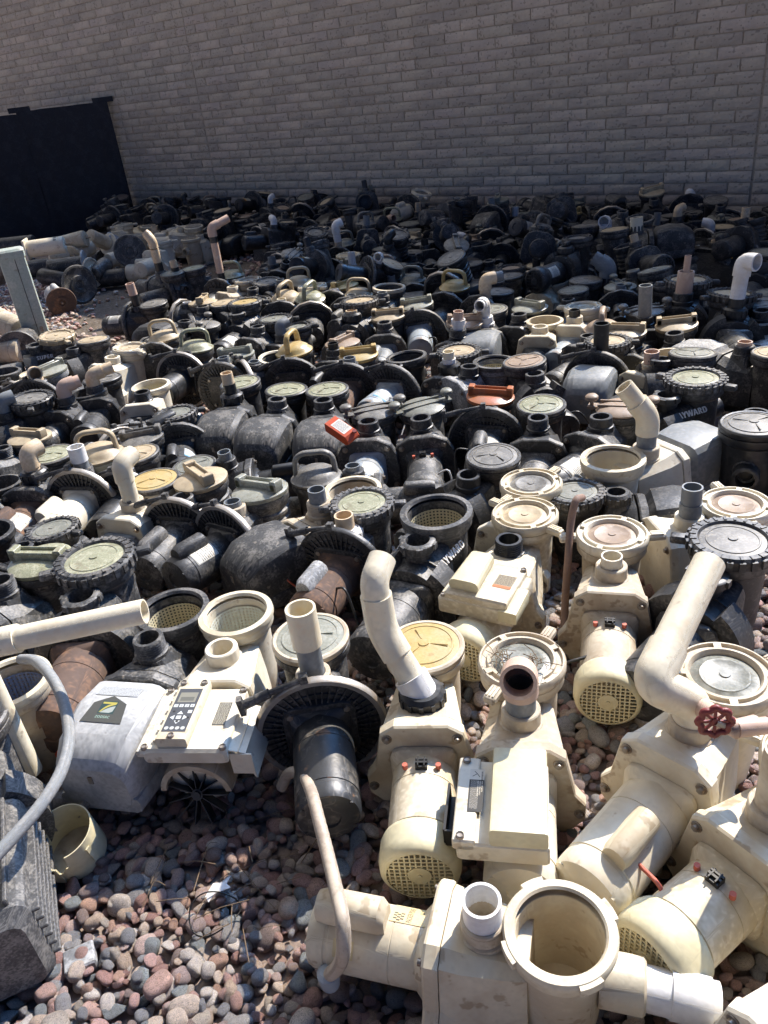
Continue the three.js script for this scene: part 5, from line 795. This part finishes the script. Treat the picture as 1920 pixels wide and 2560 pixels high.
// landscape-cloth mound on the right
{
  const c = at(px(['I', 1380, 560]), .1), pos = [], idx = [], n = 30;
  for (let j = 0; j <= n; j++) for (let i = 0; i <= n; i++) { const u = i / n * 2 - 1, v = j / n * 2 - 1, e = Math.max(0, 1 - (u * u) ** 1.5) * Math.max(0, 1 - (v * v) ** 1.5); pos.push(u * 1.0, .27 * e ** .6 + .05 * (fbm(u * .3 + 1, v * .3 + 2, 12, 4) - .5) * e - .01, v * .42); }
  for (let j = 0; j < n; j++) for (let i = 0; i < n; i++) { const a = j * (n + 1) + i; idx.push(a, a + n + 1, a + 1, a + 1, a + n + 1, a + n + 2); }
  const g = new THREE.BufferGeometry(); g.setAttribute('position', new THREE.Float32BufferAttribute(pos, 3)); g.setIndex(idx); g.computeVertexNormals();
  const m = single('ground_cloth', boxUV(g.toNonIndexed()), 'mulch', 'black landscape cloth heaped over a low mound between the pumps', 'cloth'); m.position.set(c.x, 0, c.z); m.rotation.y = -.55;
}
// hoses and conduits
const hose = (pts, r, mat, label) => { const P = new THREE.CatmullRomCurve3(pts.map(([x, y, h]) => at([x, y], h))).getPoints(90); return single('conduit', sweep(P, r, 14, .8, i => 1 + .035 * ((i * 1) % 2)), mat, label, 'conduit', 'loose flexible conduits'); };
hose([[704, 1968, .1], [722, 1934, .16], [752, 1935, .2], [776, 1974, .255], [800, 2062, .27], [820, 2140, .27], [838, 2215, .29], [856, 2300, .3], [859, 2370, .25], [846, 2416, .17], [825, 2436, .13]], .0148, 'conduit', 'beige ribbed conduit curling over the crazed black motor');
hose([[52, 1648, .36], [88, 1652, .4], [132, 1698, .42], [163, 1770, .42], [172, 1850, .41], [150, 1935, .4], [100, 2015, .39], [40, 2085, .38], [-30, 2160, .37]], .0145, 'conduit_grey', 'grey flexible conduit arching past the bleached drive hood');
hose([[1456, 1244, .42], [1440, 1252, .44], [1428, 1300, .38], [1420, 1400, .27], [1412, 1520, .12], [1408, 1650, .03]], .0125, 'conduit_rust', 'rusty brown conduit standing between two cream pumps');
part('fitting', G('fit', () => [lathe([[0, -.03], [.02, -.03], [.024, -.005], [.024, .012], [.016, .02], [0, .02]], 14)]), 'steel', scene.children[scene.children.length - 3]).position.copy(at([822, 2440], .115));
// broken fan cover cup
{
  const P = at([208, 2150], 0), pos = [], idx = [], n = 64, R = .078, H = a => { const d = ((a % 6.2832) + 6.2832) % 6.2832; if (d > 2.5 && d < 3.5) return .05 + .02 * Math.cos((d - 3) * 5); if (d > 3.5 && d < 5.2) return .058 + .012 * Math.sin(d * 9); return .115; };
  for (const [rr, t] of [[R, 0], [R * .96, 1]]) for (let i = 0; i <= n; i++) { const a = i / n * 6.2832, h = H(a); pos.push(Math.cos(a) * rr * .95, 0, -Math.sin(a) * rr * .95, Math.cos(a) * rr, h, -Math.sin(a) * rr); }
  const W = (n + 1) * 2; for (let i = 0; i < n; i++) { const a = i * 2; idx.push(a, a + 2, a + 3, a, a + 3, a + 1, W + a, W + a + 3, W + a + 2, W + a, W + a + 1, W + a + 3, a + 1, a + 3, W + a + 3, a + 1, W + a + 3, W + a + 1); }
  const g = new THREE.BufferGeometry(); g.setAttribute('position', new THREE.Float32BufferAttribute(pos, 3)); g.setIndex(idx); g.computeVertexNormals();
  const t = thing('broken_cover', 'broken yellowed cup-shaped fan cover lying on the pebbles', 'cover', [P.x, .03, P.z]); t.rotation.set(.2, -.15, .08);
  part('wall', boxUV(toCreasedNormals(g, .7)), 'creamy', t); part('floor', G('cupf', () => [cylY(R * .94, .004, 40, 0, .004, 0), box(.03, .006, .01, .0, .01, 0, .4), latheZ([[.0, 0], [.03, 0], [.03, .004], [0, .004]], 20).rotateX(-Math.PI / 2).translate(0, .008, 0)]), 'cream2', t);
  part('clip', G('cupc', () => [box(.004, .06, .012, .074, .06, .03, -.3)]), 'creamy', t); part('clip', G('cupd', () => [box(.034, .07, .004, -.02, .035, .0775)]), 'creamy', t);
}
// orange drink carton
{
  const P = at(px(['B', 752, 195]), .355), g = thing('drink_carton', 'orange and white drink carton lying on a black pump', 'carton', [P.x, P.y, P.z]); g.rotation.order = 'YXZ'; g.rotation.set(.3, .75, .25); g.scale.setScalar(1.15);
  part('box', G('carton', () => [loft([[-.055, rrect(.03, -.022, .022, .002, 1)], [.06, rrect(.03, -.022, .022, .002, 1)], [.078, rrect(.03, -.006, .006, .002, 1)]], .3)]), 'carton', g);
  const t = part('print', sheet(.046, .09), canvasMat(128, 256, (c, w, h) => { c.fillStyle = '#d9d5cc'; c.fillRect(0, 0, w, h); c.fillStyle = '#c9481d'; c.fillRect(0, 0, w, 40); textRows(c, 10, 60, w - 20, 12, 14, rng(2), '#555', 6); }), g); t.position.set(.004, .0225, .0);
  part('cap', G('ccap', () => cylY(.009, .008, 12, .018, .02, .066)), 'red_paint', g);
}
// standing wrapped pipe with small tap, red wheel on the far right
// loose wire loop, white scrap and dry twigs on the gravel
{
  const P = at([540, 2290], .035), pts = []; for (let i = 0; i <= 40; i++) { const a = 1.1 + i / 40 * 5.6; pts.push(V(Math.cos(a) * .062, .012 + .014 * Math.sin(a * 2), Math.sin(a) * .055)); }
  single('wire_loop', sweep(pts, .0018, 6, 0), 'copper', 'thin black wire loop lying on the pebbles', 'wire').position.copy(P);
  const Q = at([545, 2215], .045), sh = new THREE.Shape(); [[-.035, -.012], [-.01, .012], [.01, .004], [.04, .014], [.022, -.006], [.03, -.02], [-.012, -.016], [-.03, -.03]].forEach(([x, y], i) => i ? sh.lineTo(x, y) : sh.moveTo(x, y));
  const m = single('paper_scrap', merge([new THREE.ExtrudeGeometry(sh, { depth: .002, bevelEnabled: false }).rotateX(-Math.PI / 2)]), 'white_pipe', 'torn white scrap on the pebbles above the wire loop', 'scrap'); m.position.copy(Q); m.rotation.set(.1, .3, .12);
  const r = rng(606), tw = [];
  for (let i = 0; i < 26; i++) { const p = at([330 + r() * 480, 2040 + r() * 300], .05), a = r() * 6.28, l = .03 + r() * .11, d = V(Math.cos(a), (r() - .5) * .3, Math.sin(a)); tw.push(sweep([p, p.clone().addScaledVector(d, l * .5).add(V(0, .012 * r(), 0)), p.clone().addScaledVector(d, l)], .0008 + .0007 * r(), 4, 0)); }
  const s = single('dry_twigs', merge(tw), 'twig', 'dry twigs and grass stalks scattered over the pebbles', 'twigs'); s.userData.kind = 'stuff';
}

const renderer = new THREE.WebGLRenderer({ antialias: true });
renderer.toneMapping = THREE.LinearToneMapping;
renderer.toneMappingExposure = EXPOSURE;
renderer.shadowMap.enabled = true;
renderer.setSize(768, 1024);
renderer.render(scene, camera);
